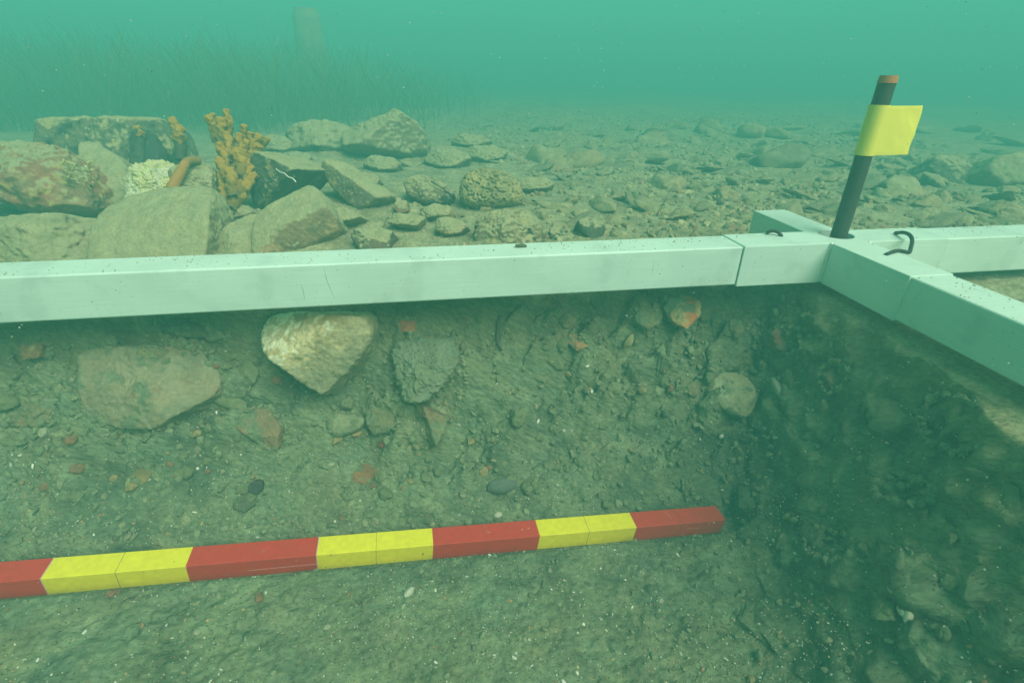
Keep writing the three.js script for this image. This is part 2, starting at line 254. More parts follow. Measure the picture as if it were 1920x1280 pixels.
stone('rock', 'mottled dark block with a flat pale top behind the pile', [[126, 275], [136, 242], [170, 236], [330, 236], [345, 270], [352, 340], [300, 380], [140, 370]], 1.86, 0.30,
  { detail: 44, rough: 0.07, skin: { bare: [0.12, 0.12, 0.07], bare2: [0.07, 0.085, 0.055], dark: DARK, darkAt: 0.12, crust: [0.34, 0.32, 0.15], crustAt: 0.22, siltAt: 0.72 } }, [[0, 0.9, 0.45, 0.9], [0, 0, 1, 0.9], [0.2, -0.2, 0.95, 1]]);
stone('rock', 'broad flat slab of pale silt below the yellow sponge', [[238, 400], [262, 372], [330, 350], [398, 352], [420, 400], [432, 470], [432, 530], [250, 535]], 1.40, 0.20,
  { detail: 44, rough: 0.05, skin: { ...silted, crust: [0.4, 0.36, 0.2], crustAt: 0.36, siltAt: 0.15 } }, [[0, 0.66, 0.75, 0.8], [0.05, 0.3, 0.95, 1]]);
stone('rock', 'lump crusted bright pale yellow beside the orange finger sponge', [[252, 345], [266, 318], [296, 304], [330, 312], [342, 345], [332, 385], [268, 395]], 1.55, 0.13,
  { detail: 46, rough: 0.18, freq: 5, skin: { bare: [0.50, 0.49, 0.24], bare2: [0.38, 0.37, 0.17], crust: [0.66, 0.66, 0.36], crustAt: 0.1, siltAt: 0.95, f: 2 } });
stone('rock', 'speckled stone under the stem of the yellow sponge', [[330, 330], [350, 312], [385, 308], [408, 330], [415, 372], [390, 392], [338, 392]], 1.55, 0.13,
  { detail: 34, rough: 0.12, freq: 3, skin: { ...silted, crust: [0.42, 0.38, 0.2], crustAt: 0.15, siltAt: 0.55 } });
stone('rock', 'low silted stone between two larger slabs beside the beam', [[428, 440], [450, 416], [484, 402], [508, 420], [512, 470], [500, 520], [428, 520]], 1.40, 0.14, { detail: 30, rough: 0.07, skin: { ...silted, siltAt: 0.25, crust: [0.4, 0.3, 0.16], crustAt: 0.3 } });
stone('rock', 'peaked tan slab with a shaded lower edge against the beam', [[496, 412], [520, 385], [578, 345], [604, 362], [640, 418], [640, 432], [600, 462], [560, 480], [505, 500], [496, 460]], 1.42, 0.20,
  { detail: 46, rough: 0.045, skin: { ...silted, bare: [0.22, 0.17, 0.09], crust: [0.36, 0.26, 0.13], crustAt: 0.25, siltAt: 0.22 } }, [[-0.12, 0.6, 0.8, 0.72], [0.5, -0.45, 0.75, 0.82], [0, 0, 1, 1]]);
stone('rock', 'dark faced slab with a white worm tube on it', [[474, 330], [500, 300], [548, 284], [600, 290], [612, 312], [582, 342], [545, 362], [488, 398], [476, 372]], 1.62, 0.22,
  { detail: 44, rough: 0.07, skin: { bare: [0.08, 0.085, 0.05], bare2: [0.045, 0.06, 0.04], crust: [0.3, 0.25, 0.12], crustAt: 0.3, siltAt: 0.58 } }, [[0.35, 0.85, 0.4, 0.55], [-0.35, -0.3, 0.9, 0.75], [0.1, 0.2, 0.95, 1]]);
stone('rock', 'long leaning slab with a dark underside in the silt', [[612, 318], [626, 304], [652, 304], [705, 345], [742, 372], [722, 392], [690, 403], [660, 388], [624, 352]], 1.68, 0.15,
  { detail: 36, rough: 0.06, skin: { ...silted, bare: [0.15, 0.14, 0.08], crust: [0.34, 0.3, 0.13], crustAt: 0.34, siltAt: 0.55 } }, [[0.35, 0.7, 0.6, 0.7], [-0.4, -0.2, 0.9, 0.9]]);
stone('boulder', 'hazy angular boulder standing behind the leaning slab', [[655, 262], [690, 242], [742, 218], [778, 238], [800, 252], [802, 290], [770, 302], [690, 300], [658, 288]], 2.5, 0.34,
  { detail: 34, rough: 0.12, skin: { ...silted, dark: DARK, darkAt: 0.28, siltAt: 0.45 }, category: 'boulder' }, [[-0.3, 0.6, 0.75, 0.8], [0.45, -0.1, 0.85, 0.9]]);
stone('boulder', 'low rounded boulder fading into the haze beside the sponge', [[545, 262], [580, 244], [630, 240], [668, 252], [680, 285], [640, 300], [560, 300]], 2.55, 0.3, { detail: 26, rough: 0.14, skin: { ...silted, siltAt: 0.3, dark: DARK, darkAt: 0.3 }, category: 'boulder' });
stone('stone', 'rounded porous stone full of small holes', [[858, 360], [868, 336], [900, 320], [940, 322], [972, 340], [986, 368], [976, 392], [900, 400], [864, 385]], 1.72, 0.2,
  { detail: 66, rough: 0.05, pits: 0.075, freq: 1.9, sharp: 7, skin: { bare: [0.27, 0.24, 0.11], bare2: [0.20, 0.185, 0.085], crust: [0.36, 0.3, 0.12], crustAt: 0.25, siltAt: 1.2 }, category: 'stone' });
stone('stone', 'jagged stone with a dark flank near the thin stick', [[762, 345], [790, 332], [830, 346], [852, 366], [842, 384], [800, 386], [772, 372]], 1.72, 0.12, { detail: 26, rough: 0.16, skin: { ...silted, dark: DARK, darkAt: 0.05, siltAt: 0.6 }, category: 'stone' });
stone('stone', 'broken block with a dark hollow just behind the beam', [[896, 418], [930, 398], [990, 398], [1012, 415], [1015, 490], [900, 495]], 1.44, 0.14, { detail: 36, rough: 0.13, skin: { ...silted, crust: [0.36, 0.3, 0.14], crustAt: 0.2, dark: DARK, darkAt: 0.12, siltAt: 0.6 }, category: 'stone' });
stone('stone', 'wedge of dark stone leaning behind the beam beside the broken block', [[1028, 440], [1038, 418], [1058, 420], [1076, 448], [1076, 500], [1030, 500]], 1.42, 0.09, { detail: 22, rough: 0.08, skin: { bare: [0.06, 0.075, 0.045], bare2: [0.045, 0.055, 0.036], siltAt: 0.8 }, category: 'stone' });
stone('stone', 'dark five sided stone face behind the beam', [[1080, 420], [1100, 410], [1128, 418], [1132, 436], [1110, 462], [1085, 440]], 1.43, 0.09, { detail: 22, rough: 0.07, skin: { bare: [0.06, 0.075, 0.045], bare2: [0.045, 0.055, 0.036], siltAt: 0.8 }, category: 'stone' });
stone('stone', 'flat brown stone half sunk in silt behind the beam', [[662, 446], [672, 432], [712, 430], [740, 440], [738, 478], [690, 480]], 1.40, 0.1, { detail: 24, rough: 0.09, skin: { bare: [0.12, 0.1, 0.055], bare2: [0.07, 0.07, 0.045], siltAt: 0.62 }, category: 'stone' });
stone('stone', 'small reddish knob on the silt behind the leaning slab', [[738, 392], [746, 376], [764, 378], [768, 398], [750, 405]], 1.6, 0.06, { detail: 16, rough: 0.15, skin: { bare: [0.24, 0.14, 0.07], bare2: [0.15, 0.11, 0.06], siltAt: 0.7 }, category: 'stone' });
stone('stone', 'small brown stone wedged at the foot of the encrusted rock', [[208, 402], [230, 392], [240, 400], [238, 440], [222, 452]], 1.44, 0.07, { detail: 18, rough: 0.1, skin: { bare: [0.3, 0.16, 0.08], bare2: [0.2, 0.14, 0.07], siltAt: 0.8 }, category: 'stone' });
stone('stone', 'stone with yellow and red growth at the slab corner', [[205, 452], [225, 442], [246, 462], [250, 500], [205, 505]], 1.36, 0.08, { detail: 24, rough: 0.2, freq: 3, skin: { bare: [0.2, 0.16, 0.07], bare2: [0.09, 0.09, 0.05], crust: YELC, crustAt: 0.15, siltAt: 1 }, category: 'stone' });
stone('stone', 'pale square block far back beside the marker pole', [[1648, 345], [1665, 335], [1706, 338], [1712, 372], [1690, 386], [1652, 380]], 1.95, 0.14, { detail: 22, rough: 0.07, skin: { ...silted, siltAt: 0.2 }, category: 'stone' });
stone('boulder', 'dim boulder in the haze beyond the yellow flag', [[1712, 330], [1735, 302], [1775, 300], [1800, 322], [1805, 362], [1740, 372]], 2.3, 0.24, { detail: 22, rough: 0.12, skin: { bare: [0.1, 0.1, 0.06], bare2: [0.07, 0.08, 0.05], siltAt: 0.7 }, category: 'boulder' });
stone('boulder', 'broad pale boulder in the haze at the picture edge', [[1810, 330], [1840, 300], [1900, 290], [1960, 300], [1970, 360], [1830, 365]], 2.2, 0.3, { detail: 22, rough: 0.1, skin: { ...silted, siltAt: 0.3 }, category: 'boulder' });

for (const [cx, cy, w, h, word] of [[455, 398, 52, 30, 'wedged beside the sponge foot'], [640, 412, 70, 34, 'in the silt below the leaning slab'], [600, 332, 60, 30, 'between the worm tube slab and the leaning slab'], [690, 342, 60, 26, 'behind the leaning slab'], [770, 418, 64, 30, 'in the open silt behind the beam'], [820, 400, 70, 30, 'before the porous stone'], [846, 428, 60, 34, 'against the broken block'], [720, 310, 70, 28, 'at the foot of the angular boulder'], [840, 300, 80, 34, 'beside the angular boulder'], [910, 290, 80, 30, 'far behind the porous stone'], [1000, 350, 64, 30, 'next to the porous stone'], [560, 300, 60, 24, 'under the low rounded boulder'], [520, 272, 60, 34, 'behind the branching sponge'], [880, 268, 70, 24, 'deep in the haze behind the porous stone']]) {
  const n = 7, ol = []; for (let i = 0; i < n; i++) { const a = (i + rr(-0.25, 0.25)) / n * Math.PI * 2; ol.push([cx + Math.cos(a) * w * rr(0.42, 0.62), cy + Math.sin(a) * h * rr(0.42, 0.62)]); }
  stone('stone', `half buried silt covered stone ${word}`, ol, hit(cx, cy + h * 0.3).t, w * 0.0016, { detail: 24, rough: 0.12, skin: { ...silted, siltAt: 0.3, crust: [0.3, 0.22, 0.1], crustAt: 0.3 }, category: 'stone' });
}

// ---------------------------------------------------------------- stones set in the trench face
const collars = [];
function inFace(name, label, outline, sink, thick, o, extra) { collars.push(outline); const cx = outline.reduce((s, p) => s + p[0], 0) / outline.length, cy = outline.reduce((s, p) => s + p[1], 0) / outline.length; return stone(name, label, outline, hit(cx, cy).t + sink + 0.011, thick, { category: 'stone', ...o, sharp: Math.max(o.sharp ?? 34, 8), rough: (o.rough ?? 0.1) * 1.5 }, extra); }
inFace('stone', 'pale ochre wedge shaped stone jutting from the trench face under the beam', [[494, 612], [512, 595], [560, 586], [690, 591], [705, 618], [696, 648], [652, 702], [613, 741], [582, 722], [520, 668], [500, 640]], -0.035, 0.15,
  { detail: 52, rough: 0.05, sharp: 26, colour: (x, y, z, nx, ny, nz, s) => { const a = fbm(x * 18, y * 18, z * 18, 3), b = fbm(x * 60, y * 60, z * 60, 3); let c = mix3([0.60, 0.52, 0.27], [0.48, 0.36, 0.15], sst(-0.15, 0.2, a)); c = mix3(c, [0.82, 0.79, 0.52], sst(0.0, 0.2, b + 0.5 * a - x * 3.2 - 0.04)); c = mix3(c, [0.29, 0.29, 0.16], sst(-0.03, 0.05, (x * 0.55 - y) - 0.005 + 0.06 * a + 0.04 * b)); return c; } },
  [[-0.25, 0.45, 0.85, 0.72], [0.25, -0.25, 0.9, 0.74], [-0.8, 0.05, 0.6, 1.2], [0, 0, 1, 0.9]]);
inFace('stone', 'large squared block bedded flat in the trench face', [[172, 664], [196, 652], [290, 648], [362, 652], [405, 690], [400, 740], [320, 792], [250, 796], [182, 784]], -0.004, 0.10,
  { detail: 46, rough: 0.05, skin: { bare: [0.215, 0.20, 0.115], bare2: [0.18, 0.18, 0.10], crust: [0.22, 0.175, 0.10], crustAt: 0.3, siltAt: 1.4, film: 0.2 } }, [[0.06, 0.16, 0.97, 0.72], [0.35, 0.28, 0.88, 0.7], [-0.05, -0.2, 0.97, 0.95]]);
inFace('stone', 'grey blue stone beside the pale wedge in the trench face', [[742, 660], [760, 640], [800, 628], [850, 640], [862, 676], [838, 718], [800, 750], [772, 742], [748, 700]], -0.005, 0.12,
  { detail: 44, rough: 0.13, freq: 2.6, skin: { bare: [0.145, 0.175, 0.105], bare2: [0.115, 0.145, 0.088], crust: [0.17, 0.13, 0.07], crustAt: 0.42, siltAt: 1.4, film: 0.12 } });
inFace('stone', 'brown sloping slab under the grey blue stone', [[738, 722], [775, 742], [866, 690], [874, 716], [845, 785], [802, 834], [782, 836], [754, 798]], 0.0, 0.11,
  { detail: 34, rough: 0.08, skin: { bare: [0.155, 0.14, 0.068], bare2: [0.12, 0.12, 0.06], crust: [0.17, 0.09, 0.05], crustAt: 0.2, siltAt: 1.4, film: 0.05 } }, [[0.5, 0.3, 0.8, 0.8], [-0.75, -0.2, 0.6, 0.6]]);
inFace('stone', 'reddish brown flat stone low in the trench face', [[444, 790], [462, 770], [505, 764], [534, 800], [530, 834], [500, 836], [478, 816]], 0.0, 0.07, { detail: 26, rough: 0.06, skin: { bare: [0.19, 0.14, 0.072], bare2: [0.15, 0.13, 0.066], siltAt: 1.4, film: 0.05 } }, [[0.1, 0.45, 0.85, 0.7], [0, -0.3, 0.95, 0.9]]);
inFace('stone', 'smooth pale cobble below the point of the pale wedge', [[605, 788], [625, 772], [670, 774], [690, 786], [680, 806], [645, 818], [615, 806]], 0.0, 0.06, { detail: 22, rough: 0.05, sharp: 8, skin: { bare: [0.20, 0.215, 0.115], bare2: [0.155, 0.17, 0.09], siltAt: 1.4, film: 0.05 } });
inFace('stone', 'lumpy mud coated stone beside the smooth pale cobble', [[688, 768], [700, 752], [730, 756], [746, 776], [742, 802], [712, 812], [692, 796]], 0.0, 0.06, { detail: 22, rough: 0.14, sharp: 9, skin: { bare: [0.14, 0.145, 0.07], bare2: [0.115, 0.125, 0.062], siltAt: 1.4, film: 0.05 } });
inFace('stone', 'rounded pale stone near the dark corner of the trench', [[1320, 738], [1330, 708], [1362, 694], [1400, 706], [1414, 740], [1404, 768], [1380, 780], [1345, 768]], -0.015, 0.09, { detail: 26, rough: 0.03, sharp: 7, skin: { bare: [0.27, 0.27, 0.145], bare2: [0.22, 0.225, 0.125], crust: [0.33, 0.38, 0.24], crustAt: 0.3, siltAt: 1.4, film: 0.12 } });
inFace('stone', 'orange and tan stone just under the beam near the joint', [[1238, 580], [1250, 562], [1290, 556], [1308, 566], [1300, 596], [1278, 616], [1250, 600]], -0.005, 0.08, { detail: 24, rough: 0.1, skin: { bare: [0.30, 0.24, 0.10], bare2: [0.26, 0.21, 0.09], crust: [0.42, 0.15, 0.045], crustAt: 0.12, siltAt: 1.4, film: 0.12 } });
inFace('stone', 'mud covered boulder swelling from the trench face under the joint', [[1290, 640], [1330, 600], [1400, 610], [1440, 650], [1430, 690], [1360, 694], [1300, 680]], 0.045, 0.12, { detail: 30, rough: 0.13, sharp: 9, skin: { bare: [0.125, 0.14, 0.066], bare2: [0.10, 0.115, 0.056], siltAt: 1.4, film: 0.12 } });
inFace('stone', 'mud covered lump under the beam beside the orange stone', [[1180, 600], [1195, 580], [1225, 586], [1232, 606], [1205, 620]], 0.0, 0.07, { detail: 20, rough: 0.14, sharp: 9, skin: { bare: [0.2, 0.19, 0.08], bare2: [0.13, 0.14, 0.07], siltAt: 1.4, film: 0.12 } });
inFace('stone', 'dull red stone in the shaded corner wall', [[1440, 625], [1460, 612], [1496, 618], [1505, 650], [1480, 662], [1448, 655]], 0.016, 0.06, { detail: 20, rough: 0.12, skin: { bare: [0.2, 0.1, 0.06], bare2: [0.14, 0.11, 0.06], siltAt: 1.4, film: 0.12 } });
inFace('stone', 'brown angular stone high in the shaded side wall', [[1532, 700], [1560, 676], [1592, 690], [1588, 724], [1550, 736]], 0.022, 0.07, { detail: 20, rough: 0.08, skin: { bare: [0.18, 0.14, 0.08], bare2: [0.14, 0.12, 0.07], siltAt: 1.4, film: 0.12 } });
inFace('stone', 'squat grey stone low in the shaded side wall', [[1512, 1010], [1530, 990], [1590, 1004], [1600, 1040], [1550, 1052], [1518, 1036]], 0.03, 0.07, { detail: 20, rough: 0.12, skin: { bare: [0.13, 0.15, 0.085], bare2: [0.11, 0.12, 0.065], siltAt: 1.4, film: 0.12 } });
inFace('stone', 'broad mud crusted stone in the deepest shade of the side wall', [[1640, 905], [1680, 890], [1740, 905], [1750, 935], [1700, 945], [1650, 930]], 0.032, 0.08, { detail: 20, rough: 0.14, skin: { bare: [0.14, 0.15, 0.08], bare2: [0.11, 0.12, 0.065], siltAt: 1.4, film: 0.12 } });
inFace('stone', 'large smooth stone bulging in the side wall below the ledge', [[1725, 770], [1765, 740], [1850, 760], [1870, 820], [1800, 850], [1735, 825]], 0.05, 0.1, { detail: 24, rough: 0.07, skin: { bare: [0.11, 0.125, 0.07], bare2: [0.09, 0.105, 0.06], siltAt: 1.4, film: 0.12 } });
inFace('stone', 'small crusted stone by the beam near the squared block', [[52, 655], [62, 636], [82, 632], [96, 648], [90, 668], [68, 672]], -0.004, 0.05, { detail: 22, rough: 0.2, freq: 3, skin: { bare: [0.24, 0.15, 0.07], bare2: [0.13, 0.11, 0.06], crust: [0.4, 0.33, 0.15], crustAt: 0.2, siltAt: 1.4, film: 0.12 } });
inFace('stone', 'yellow ochre shard tucked in the shadow below the beam', [[372, 620], [392, 606], [425, 622], [430, 632], [408, 640]], -0.004, 0.04, { detail: 18, rough: 0.14, skin: { bare: [0.38, 0.27, 0.09], bare2: [0.24, 0.19, 0.08], siltAt: 1.4, film: 0.12 } });
inFace('stone', 'dark thin slab poking out below the beam', [[290, 604], [340, 596], [380, 612], [400, 634], [370, 632], [310, 618]], 0.0, 0.05, { detail: 18, rough: 0.08, skin: { bare: [0.085, 0.095, 0.05], bare2: [0.06, 0.07, 0.04], siltAt: 1.4, film: 0.12 } });
inFace('stone', 'layered flat stone in the mud near the crusted one', [[0, 745], [40, 722], [120, 730], [160, 760], [120, 792], [30, 790]], 0.02, 0.08, { detail: 24, rough: 0.12, skin: { bare: [0.15, 0.15, 0.075], bare2: [0.115, 0.12, 0.06], crust: [0.2, 0.11, 0.06], crustAt: 0.4, siltAt: 1.4, film: 0.12 } });
inFace('stone', 'brick red chip under the beam above the grey blue stone', [[745, 606], [760, 596], [780, 602], [778, 622], [752, 622]], -0.003, 0.03, { detail: 14, rough: 0.1, skin: { bare: [0.32, 0.13, 0.06], bare2: [0.24, 0.13, 0.07], siltAt: 1.4, film: 0.12 } });
inFace('stone', 'orange brown pebble stone in the middle of the trench face', [[1060, 636], [1072, 626], [1094, 630], [1102, 648], [1080, 656]], -0.002, 0.04, { detail: 16, rough: 0.14, skin: { bare: [0.30, 0.16, 0.07], bare2: [0.2, 0.14, 0.07], siltAt: 1.4, film: 0.12 } });

// ---------------------------------------------------------------- sherds and shells on the trench floor
function normalAt(x, z, e = 0.012) { return V(H(x - e, z) - H(x + e, z), 2 * e, H(x, z - e) - H(x, z + e)).normalize(); }
function settle(o, p, sink = 0, turn = 0, lean = 1) { const n = V(0, 1, 0).lerp(normalAt(p.x, p.z), lean).normalize(); o.quaternion.setFromUnitVectors(V(0, 1, 0), n).multiply(new THREE.Quaternion().setFromAxisAngle(V(0, 1, 0), turn)); o.position.copy(p).addScaledVector(n, sink); return o; }
function sherd(name, label, category, px, py, w, d, th, c1, c2, turn = 0, sink = 0) {
  const planes = [[0, 1, 0, th / 2], [0, -1, 0, th / 2]]; const n = 6, off = rnd() * 6;
  for (let i = 0; i < n; i++) { const a = off + i / n * Math.PI * 2 + rr(-0.3, 0.3), r = rr(0.72, 1.0); planes.push([Math.cos(a), 0.05, Math.sin(a), Math.hypot(Math.cos(a) * w, Math.sin(a) * d) / 2 * r]); }
  const g = stoneGeometry(planes, { detail: 14, sharp: 20, rough: 0.05 * w, freq: 60, colour: (x, y, z) => mix3(c1, c2, sst(-0.2, 0.25, fbm(x * 90, y * 90, z * 90, 3))), seedAt: px });
  const o = mesh(name, g, MAT.rock); settle(o, hit(px, py).p, sink, turn); tag(o, label, category); return o;
}
sherd('pottery_sherd', 'flat terracotta sherd lying above the scale bar', 'sherd', 687, 888, 0.062, 0.042, 0.009, [0.30, 0.15, 0.065], [0.23, 0.13, 0.06], 0.3);
sherd('pottery_sherd', 'ochre sherd half sunk in mud below the squared block', 'sherd', 264, 892, 0.046, 0.036, 0.01, [0.29, 0.22, 0.08], [0.2, 0.17, 0.075], 0.8, -0.002);
sherd('stone_chip', 'dark angular chip with a red edge above the bar', 'stone', 482, 912, 0.028, 0.026, 0.018, [0.05, 0.065, 0.055], [0.08, 0.07, 0.05], 0.4, 0.004);
sherd('stone_chip', 'grey mud coated chip close to the bar', 'stone', 457, 945, 0.04, 0.03, 0.016, [0.12, 0.135, 0.075], [0.10, 0.12, 0.066], 0.2);
sherd('stone_chip', 'ochre chip beside the smooth cobble', 'stone', 668, 812, 0.028, 0.02, 0.01, [0.36, 0.26, 0.10], [0.26, 0.2, 0.09], 0.9, 0.002);
sherd('stone_chip', 'pale yellow chip below the brown slab', 'stone', 884, 828, 0.018, 0.012, 0.009, [0.44, 0.36, 0.14], [0.34, 0.28, 0.12], 0.5, 0.002);
sherd('stone_chip', 'red brown chip between the wedge and the sherd', 'stone', 716, 832, 0.018, 0.013, 0.008, [0.28, 0.10, 0.05], [0.2, 0.1, 0.05], 0.5, 0.002);
sherd('stone_chip', 'tan chip beneath the tip of the brown slab', 'stone', 784, 834, 0.022, 0.014, 0.009, [0.3, 0.26, 0.12], [0.22, 0.2, 0.1], 0.2, 0.002);
function shellGeometry(w, d, h, th, c1, c2, ribs = 0) {   // one valve: a shallow cup with thickness, open side down
  const nu = 18, nv = 28, P = [], C = [], I = [];
  for (let s = 0; s < 2; s++) for (let i = 0; i <= nu; i++) for (let j = 0; j <= nv; j++) { const r = i / nu, a = j / nv * Math.PI * 2, k = 1 + 0.12 * Math.cos(a) + 0.05 * N(Math.cos(a) * 2, Math.sin(a) * 2, 4 + w * 90), rib = ribs ? 0.06 * Math.sin(a * ribs) * r : 0; const y = h * (1 - r * r) + h * rib + h * 0.06 * Math.sin(r * 40) - (s ? th : 0); P.push(Math.cos(a) * r * k * w / 2, y, Math.sin(a) * r * k * d / 2); C.push(...(s ? c2 : mix3(c1, c2, 0.5 + 0.5 * N(r * 9, a, 2)))); }
  const st = (nu + 1) * (nv + 1);
  for (let s = 0; s < 2; s++) for (let i = 0; i < nu; i++) for (let j = 0; j < nv; j++) { const a = s * st + i * (nv + 1) + j, b = a + nv + 1; s ? I.push(a, b, a + 1, a + 1, b, b + 1) : I.push(a, a + 1, b, a + 1, b + 1, b); }
  for (let j = 0; j < nv; j++) { const a = nu * (nv + 1) + j, b = a + st; I.push(a, a + 1, b, a + 1, b + 1, b); }
  const g = new THREE.BufferGeometry(); g.setAttribute('position', new THREE.Float32BufferAttribute(P, 3)); g.setAttribute('color', new THREE.Float32BufferAttribute(C, 3)); g.setIndex(I); g.computeVertexNormals(); return g;
}
function shell(name, label, px, py, w, d, h, c1, c2, turn, lift = 0.001, tip = 0, ribs = 0) { const o = mesh(name, shellGeometry(w, d, h, 0.0018, c1, c2, ribs), MAT.plain); settle(o, hit(px, py).p, lift, turn); o.rotateX(tip); tag(o, label, 'shell'); return o; }
shell('oyster_shell', 'dark oyster shell lying cupped above the bar centre', 938, 912, 0.064, 0.034, 0.013, [0.07, 0.09, 0.07], [0.14, 0.17, 0.13], 0.1, 0.004, 0.25);
shell('shell', 'white broken shell in the shaded floor near the side wall', 1712, 1154, 0.032, 0.012, 0.005, [0.62, 0.62, 0.46], [0.45, 0.43, 0.3], 0.5, 0.008, 0.7, 7);
shell('shell', 'small white shell half below the white broken one', 1696, 1148, 0.02, 0.011, 0.006, [0.5, 0.5, 0.34], [0.6, 0.58, 0.42], 1.2, 0.003, 0.6);
shell('shell', 'thin curled white shell fragment in front of the bar', 766, 1112, 0.022, 0.012, 0.008, [0.6, 0.62, 0.46], [0.42, 0.42, 0.3], 0.9, 0.002, 0.4);
shell('shell', 'pale spiral ribbed shell at the beam side of the bar', 932, 966, 0.018, 0.012, 0.007, [0.4, 0.4, 0.28], [0.5, 0.5, 0.38], 0.2, 0.002, 0.2, 6);
shell('shell', 'white shell scrap under the dark corner above the bar tip', 1352, 818, 0.012, 0.009, 0.004, [0.62, 0.64, 0.5], [0.5, 0.5, 0.4], 0.5, 0.004, 0.5);
shell('shell', 'long pale shell piece upright in the side wall', 1462, 728, 0.05, 0.018, 0.012, [0.25, 0.28, 0.19], [0.36, 0.4, 0.28], 1.2, 0.006, 0.6);
shell('shell', 'twinned yellowish shell clump in the trench face', 1176, 638, 0.036, 0.016, 0.012, [0.33, 0.29, 0.13], [0.25, 0.23, 0.11], 0.9, 0.008, 0.7);

// ---------------------------------------------------------------- loose pebbles, one by one, and the finer debris as masses
const small = (k, flat, c1, c2, rough = 0.3, uv = 0.02) => { const pl = []; for (let i = 0; i < 12; i++) { const a = i * 2.4 + rr(-0.4, 0.4), y = 1 - (i + 0.5) / 6; const q = Math.sqrt(1 - y * y); pl.push([...unit(Math.cos(a) * q, y / flat, Math.sin(a) * q), rr(0.72, 1) * (Math.abs(y) > 0.55 ? flat : 1)]); } return stoneGeometry(pl, { detail: 7, sharp: k, rough, freq: 1.6, colour: (x, y, z) => mix3(c1, c2, sst(-0.25, 0.25, fbm(x * 2, y * 2, z * 2 + k, 3))), seedAt: rnd() * 50, uv }); };
const KINDS = [
  ['mud coated grey', [0.20, 0.235, 0.115], [0.155, 0.185, 0.09], 0.60],
  ['ochre', [0.38, 0.30, 0.12], [0.27, 0.235, 0.10], 0.13],
  ['brick red', [0.30, 0.15, 0.075], [0.22, 0.155, 0.08], 0.11],
  ['pale whitish', [0.44, 0.46, 0.3], [0.34, 0.36, 0.22], 0.10],
  ['slate dark', [0.10, 0.13, 0.085], [0.14, 0.165, 0.09], 0.06],
];
const pebbleShapes = KINDS.map(([, a, b]) => [0, 1, 2, 3].map(i => small([9, 13, 18, 7][i], [0.6, 0.45, 0.7, 0.85][i], a, b)));
{
  let made = 0;
  while (made < 190) {
    const face = rnd() < 0.72, px = face ? rr(5, 1560) : rr(5, 1900), py = face ? 620 + Math.pow(rnd(), 0.8) * 330 - 0.03 * px : rr(930, 1275);
    const h = hit(px, py); if (h.p.y > -0.14 || inTrench(h.p.x, h.p.z) < 0.004 || (h.p.x > -0.3 && rnd() < 0.75)) continue;
    const bx = (h.p.x + 1.444), bz = h.p.z - 0.25; if (Math.abs(bz) < 0.045 && h.p.x < -0.2) continue;
    let u = rnd(), k = 0; while (u > KINDS[k][3]) u -= KINDS[k++][3];
    const o = new THREE.Mesh(pebbleShapes[k][Math.floor(rnd() * 4)], MAT.pebble); o.castShadow = o.receiveShadow = true; o.name = numbered('pebble'); scene.add(o);
    const r = (face ? 0.005 : 0.0036) * Math.exp(rr(-0.25, 0.9)) * (k === 0 ? 1.25 : k === 3 ? 0.75 : 1); o.scale.setScalar(r);
    settle(o, h.p, r * rr(0.0, 0.3), rnd() * 6, 0.8); o.rotateX(rr(-0.6, 0.6));
    const zone = h.p.x > -0.3 && h.p.z > -0.02 ? 'on the shaded slope of the side wall' : h.p.z < 0.1 ? 'stuck in the steep trench face' : h.p.z < barZ(h.p.x) ? 'lying between trench face and scale bar' : 'on the floor in front of the scale bar'; tag(o, `${KINDS[k][0]} pebble ${zone}`, 'pebble', 'loose pebbles in the trench'); made++;
  }
}
{ // mud-coated stones bedded in the cut faces
  const G = [0, 1, 2, 3, 4].map(i => small([10, 14, 20, 8, 26][i], [0.6, 0.75, 0.5, 0.9, 0.4][i], [0.2, 0.235, 0.11], [0.16, 0.19, 0.09], 0.3)), G2 = [0, 1, 2].map(i => small([16, 22, 12][i], [0.5, 0.6, 0.8][i], [0.27, 0.24, 0.12], [0.2, 0.2, 0.1], 0.3)); let made = 0;
  while (made < 64) {
    const side = rnd() < 0.25, px = side ? rr(1420, 1900) : rr(10, 1450), py = side ? rr(620, 1180) : 590 + Math.pow(rnd(), 1.3) * 270 - 0.03 * px, h = hit(px, py); if (h.p.y > -0.12 || inTrench(h.p.x, h.p.z) < 0.005) continue;
    if (!side && px < 900 && ((px > 150 && px < 430 && py > 620) || (px > 470 && px < 890))) continue;
    const tan = !side && rnd() < 0.2, g = tan ? G2[made % 3] : G[made % 5], o = mesh('bedded_stone', g, MAT.pebble), q = (side ? 0.008 : 0.011) * Math.exp(rr(-0.3, 0.85)); o.scale.set(q * rr(0.9, 1.5), q * rr(0.7, 1.1), q); settle(o, h.p, q * rr(-0.35, 0.15), rnd() * 6, 0.9); o.rotateX(rr(-0.5, 0.5));
    tag(o, `${tan ? 'tan' : 'mud coated'} stone bedded in ${h.p.x > -0.3 && h.p.z > -0.02 ? 'the shaded side wall' : h.p.x < -1.1 ? 'the trench face near the squared block' : h.p.x < -0.6 ? 'the trench face below the middle of the beam' : 'the trench face near the orange stone'}`, 'stone', 'stones bedded in the trench faces'); made++;
  }
}
